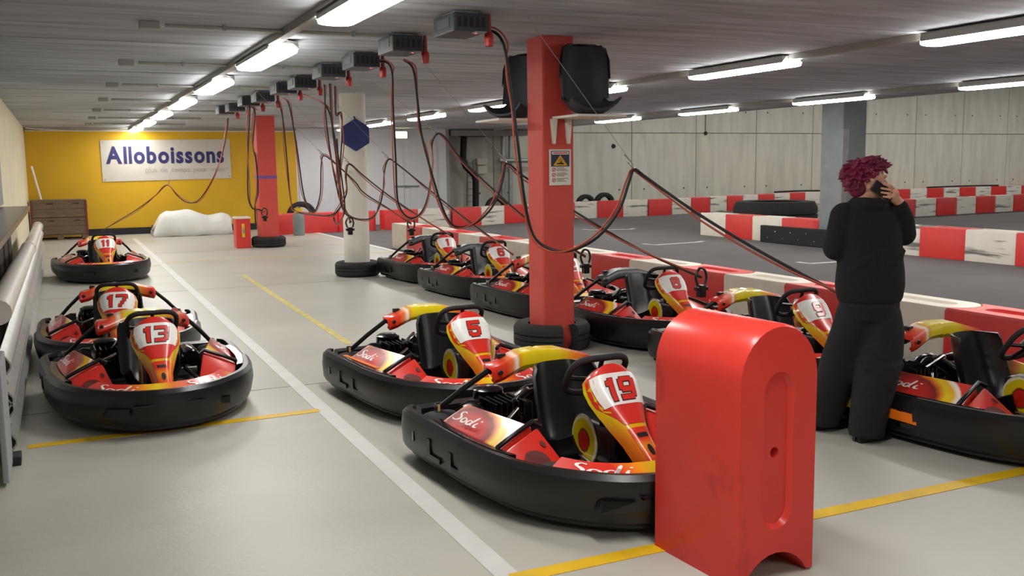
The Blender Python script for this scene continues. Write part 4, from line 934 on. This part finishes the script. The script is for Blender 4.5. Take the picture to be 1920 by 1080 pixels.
def organic(name, bm, m, parent, vox, it=4, fac=.5):
    o = fin(name, bm, m, parent); md = o.modifiers.new('r', 'REMESH'); md.mode = 'VOXEL'; md.voxel_size = vox
    if it: sm = o.modifiers.new('s', 'SMOOTH'); sm.iterations = it; sm.factor = fac
    bake(o)
    if not o.data.materials: o.data.materials.append(m)
    return o
# body: head, neck, torso, arms, hands and legs as one surface
bm = bmesh.new()
HX, HY, HZ = -.035, -.0, 1.485
blob(bm, (HX - .012, HY, HZ + .025), (.098, .077, .105)); blob(bm, (HX + .03, HY, HZ - .03), (.064, .058, .082))          # skull, face
blob(bm, (HX + .052, HY, HZ - .088), (.03, .034, .026)); blob(bm, (HX + .0, HY, HZ - .065), (.06, .055, .045))            # chin, jaw
limb(bm, [(HX + .082, HY, HZ + .012, .012), (HX + .106, HY, HZ - .022, .0135), (HX + .088, HY, HZ - .03, .013)])           # nose
blob(bm, (HX + .08, HY, HZ + .03), (.02, .05, .012)); blob(bm, (HX + .081, HY, HZ - .054), (.017, .024, .008)); blob(bm, (HX + .078, HY, HZ - .068), (.016, .022, .009))  # brow, lips
for s in (-1, 1): blob(bm, (HX + .07, HY + s * .03, HZ + .008), (.014, .014, .011)); blob(bm, (HX - .018, HY + s * .076, HZ - .01), (.02, .009, .032), Matrix.Rotation(R(12), 4, 'Y'))
limb(bm, [(HX - .012, HY, HZ - .05, .052), (HX - .028, .005, 1.37, .056), (HX - .04, .01, 1.30, .09)])
limb(bm, [(-.03, .02, 1.30, .10), (-.01, .02, 1.12, .115), (0, .02, .95, .12), (0, .02, .86, .12)])
RSH, REL, RWR = (.10, .05, 1.315), (.195, .055, 1.185), (.128, -.045, 1.365)
LSH, LEL, LWR = (-.165, .02, 1.30), (-.195, .04, 1.10), (-.02, .19, 1.10)
limb(bm, [(-.02, .03, 1.31, .07), RSH + (.05,), REL + (.04,), RWR + (.027,)])
limb(bm, [(-.05, .02, 1.31, .07), LSH + (.05,), LEL + (.04,), LWR + (.027,)])
limb(bm, [(.055, .01, .84, .085), (.04, -.03, .46, .06), (-.015, -.055, .09, .04)]); limb(bm, [(-.07, .03, .84, .085), (-.12, .11, .46, .06), (-.18, .2, .09, .04)])
# right hand holding the phone: palm beyond the wrist, fingers curling over the phone back
W = Vector(RWR); PC = Vector((.118, -.082, 1.425))
DX, DZ = -.052, -.012
limb(bm, [RWR + (.026,), (.146 + DX, -.066, 1.402 + DZ, .027), (.118 + DX, -.092, 1.42 + DZ, .024)]); limb(bm, [(.15 + DX, -.06, 1.40 + DZ, .024), (.13 + DX, -.098, 1.435 + DZ, .021)])
for (bx, bz, l1, tipx, tipz) in ((.128, 1.458, 0, .060, 1.486), (.122, 1.440, 0, .048, 1.463), (.116, 1.421, 0, .050, 1.440), (.110, 1.403, 0, .062, 1.417)):
    bx += DX; tipx += DX; bz += DZ; tipz += DZ
    limb(bm, [(bx, -.096, bz, .0082), ((bx * .55 + tipx * .45), -.119, (bz + tipz) / 2 + .004, .0074), (tipx, -.113, tipz, .0064)], 10)
limb(bm, [(.14 + DX, -.058, 1.412 + DZ, .0115), (.128 + DX, -.05, 1.45 + DZ, .0105), (.10 + DX, -.055, 1.475 + DZ, .009)], 10)                             # thumb on the near edge
# left hand resting at the right elbow side of the chest
limb(bm, [LWR + (.026,), (.03, .2, 1.115, .026)])
for k in range(4): limb(bm, [(.03, .2 - .006 * k, 1.135 - .016 * k, .0095), (.065, .205, 1.138 - .017 * k, .009), (.09, .19, 1.136 - .017 * k, .008)], 10)
limb(bm, [(.0, .185, 1.12, .011), (.02, .17, 1.15, .0095), (.04, .165, 1.165, .0085)], 10)
body = organic('body', bm, M_skin, PO, .0034, 2, .4)
fin('eye', lathe([(0, .006), (.006, .004), (.008, 0)], 10, 'x', (HX + .079, HY - .031, HZ + .009)), M_dk, body)
# hair: a cap of overlapping tufts flowing from the crown
bm = bmesh.new(); rh = random.Random(11); HC = Vector((HX - .02, HY, HZ + .035))
blob(bm, HC + Vector((-.006, 0, .012)), (.1, .084, .088)); blob(bm, (HX - .058, HY, HZ - .015), (.058, .07, .078))
crown = Vector((-.25, 0, 1)).normalized()
for k in range(420):
    a = rh.uniform(0, 2 * math.pi); e = math.asin(rh.uniform(-.75, 1)); d = Vector((math.cos(a) * math.cos(e), math.sin(a) * math.cos(e), math.sin(e)))
    if d.x > .35 and d.z < .38: continue
    if d.x > -.12 and d.z < .0: continue
    if d.z < -.3 and d.x > -.45: continue
    p = HC + Vector((d.x * .1, d.y * .084, d.z * .09)); fl = (d - crown * d.dot(crown)); fl = fl.normalized() if fl.length > .05 else Vector((1, 0, 0))
    fl = (fl + d * rh.uniform(.02, .34) + Vector((rh.uniform(-.1, .5), rh.uniform(-.25, .25), rh.uniform(-.1, .15)))).normalized()
    L_ = rh.uniform(.03, .062) * (1.15 if d.z > .5 else .85)
    limb(bm, [tuple(p) + (.011,), tuple(p + fl * L_ * .55 + d * .003) + (.008,), tuple(p + fl * L_) + (.0028,)], 6)
for k in range(26):   # fringe falling over the forehead
    y = HY + rh.uniform(-.062, .062); x = HX + .052 - abs(y) * .3; z = HZ + .092 + rh.uniform(-.012, .014)
    limb(bm, [(x, y, z, .012), (x + .028, y * 1.03, z - .006, .009), (x + .044 + rh.uniform(-.008, .01), y * 1.05, z - .034 + rh.uniform(-.012, .014), .003)], 6)
organic('hair', bm, M_hair, PO, .0042, 3, .4)
# sweater
bm = bmesh.new()
def ell(rows, seg=28):
    V = [[bm.verts.new((x + rx * math.cos(a), y + ry * math.sin(a), z)) for a in (2 * math.pi * k / seg for k in range(seg))] for x, y, z, rx, ry in rows]
    for A, B in zip(V, V[1:]):
        for k in range(seg): bm.faces.new((A[k], A[(k + 1) % seg], B[(k + 1) % seg], B[k]))
    bm.faces.new(V[0][::-1]); bm.faces.new(V[-1])
ell([(.0, .02, .80, .17, .145), (.0, .02, .83, .185, .155), (.0, .02, .90, .195, .16), (.0, .02, .98, .19, .155), (-.002, .02, 1.06, .18, .145), (-.008, .02, 1.15, .178, .14), (-.02, .02, 1.24, .18, .135), (-.025, .02, 1.30, .175, .12), (-.03, .015, 1.345, .14, .10), (-.028, .01, 1.375, .085, .08), (-.022, .008, 1.395, .07, .068)])
limb(bm, [(-.0, .03, 1.295, .09), (RSH[0] - .005, RSH[1], RSH[2] - .005, .085), (REL[0] + .002, REL[1], REL[2], .07), (.175, .0, 1.27, .056), (RWR[0] + .008, RWR[1] + .004, RWR[2] - .022, .043)])
limb(bm, [(-.06, .02, 1.29, .09), (LSH[0] + .008, LSH[1], LSH[2] - .01, .082), (LEL[0], LEL[1], LEL[2] + .01, .072), (-.10, .125, 1.10, .062), LWR[:2] + (LWR[2], .05)])
limb(bm, [(-.10, .0, 1.36, .045), (-.06, -.07, 1.365, .036), (.01, -.085, 1.36, .032)])    # folded collar roll at the back of the neck
for k in range(9):    # soft folds
    a = R(200 + 17 * k); z = .96 + .035 * (k % 4)
    limb(bm, [(.175 * math.cos(a), .02 + .14 * math.sin(a), z, .018), (.18 * math.cos(a + .35), .02 + .145 * math.sin(a + .35), z + .03, .012)], 8)
sw = organic('sweater', bm, M_knit, PO, .0085, 5, .5)
# trousers, wide legs
bm = bmesh.new()
ell([(.0, .02, .70, .15, .13), (.0, .02, .78, .17, .145), (.0, .02, .86, .165, .14), (.0, .02, .92, .15, .13)])
def leg(rows): ell([(x, y, z, rx, ry) for x, y, z, rx, ry in rows])
leg([(-.02, -.06, .035, .098, .098), (-.02, -.058, .06, .1, .1), (.0, -.052, .2, .11, .108), (.03, -.04, .36, .125, .118), (.052, -.02, .5, .133, .124), (.066, -.005, .64, .125, .125), (.06, .01, .76, .11, .12)])
leg([(-.195, .19, .035, .1, .1), (-.193, .188, .06, .103, .103), (-.165, .175, .2, .118, .115), (-.13, .13, .36, .12, .118), (-.105, .09, .5, .125, .12), (-.08, .05, .64, .118, .122), (-.065, .03, .76, .11, .12)])
for k in range(5): limb(bm, [(.045 - .1, -.115, .43 + .012 * k, .010), (.08, -.155, .45 - .03 * k, .014), (.16, -.1, .46, .01)], 8)
organic('trousers', bm, M_denim, PO, .009, 4, .5)
for sfx, (x, y, a) in enumerate(((.0, -.05, R(25)), (-.165, .215, R(15)))):
    sh_ = fin('shoe', loft([[(dx + .0, w_ * c_, h_ * s_) for c_, s_ in [(math.cos(b), max(0, math.sin(b)) + .02) for b in [math.pi * k / 10 for k in range(11)]]] for dx, w_, h_ in ((-.1, .01, .03), (-.095, .034, .07), (-.05, .04, .09), (.02, .042, .085), (.08, .047, .06), (.13, .042, .042), (.16, .02, .025), (.166, .004, .01))], .004), M_blk, PO, auto=50)
    sh_.matrix_local = Matrix.Translation((x, y, .002)) @ Matrix.Rotation(a, 4, 'Z')
# the phone in the hand
rot = Matrix.Rotation(R(-38), 4, 'Y')
ph = fin('phone', box(-.065, .065, -.006, .006, -.032, .032, .005, 2), M_gloss)
ph.matrix_world = Matrix.Translation(PO.location) @ Matrix.Rotation(-YAW, 4, 'Z') @ Matrix.Translation((.011, -.098, 1.435)) @ Matrix.Rotation(R(35), 4, 'Y') @ Matrix.Rotation(R(-8), 4, 'Z')
tag(ph, 'black phone held against the ear by the person', 'phone')
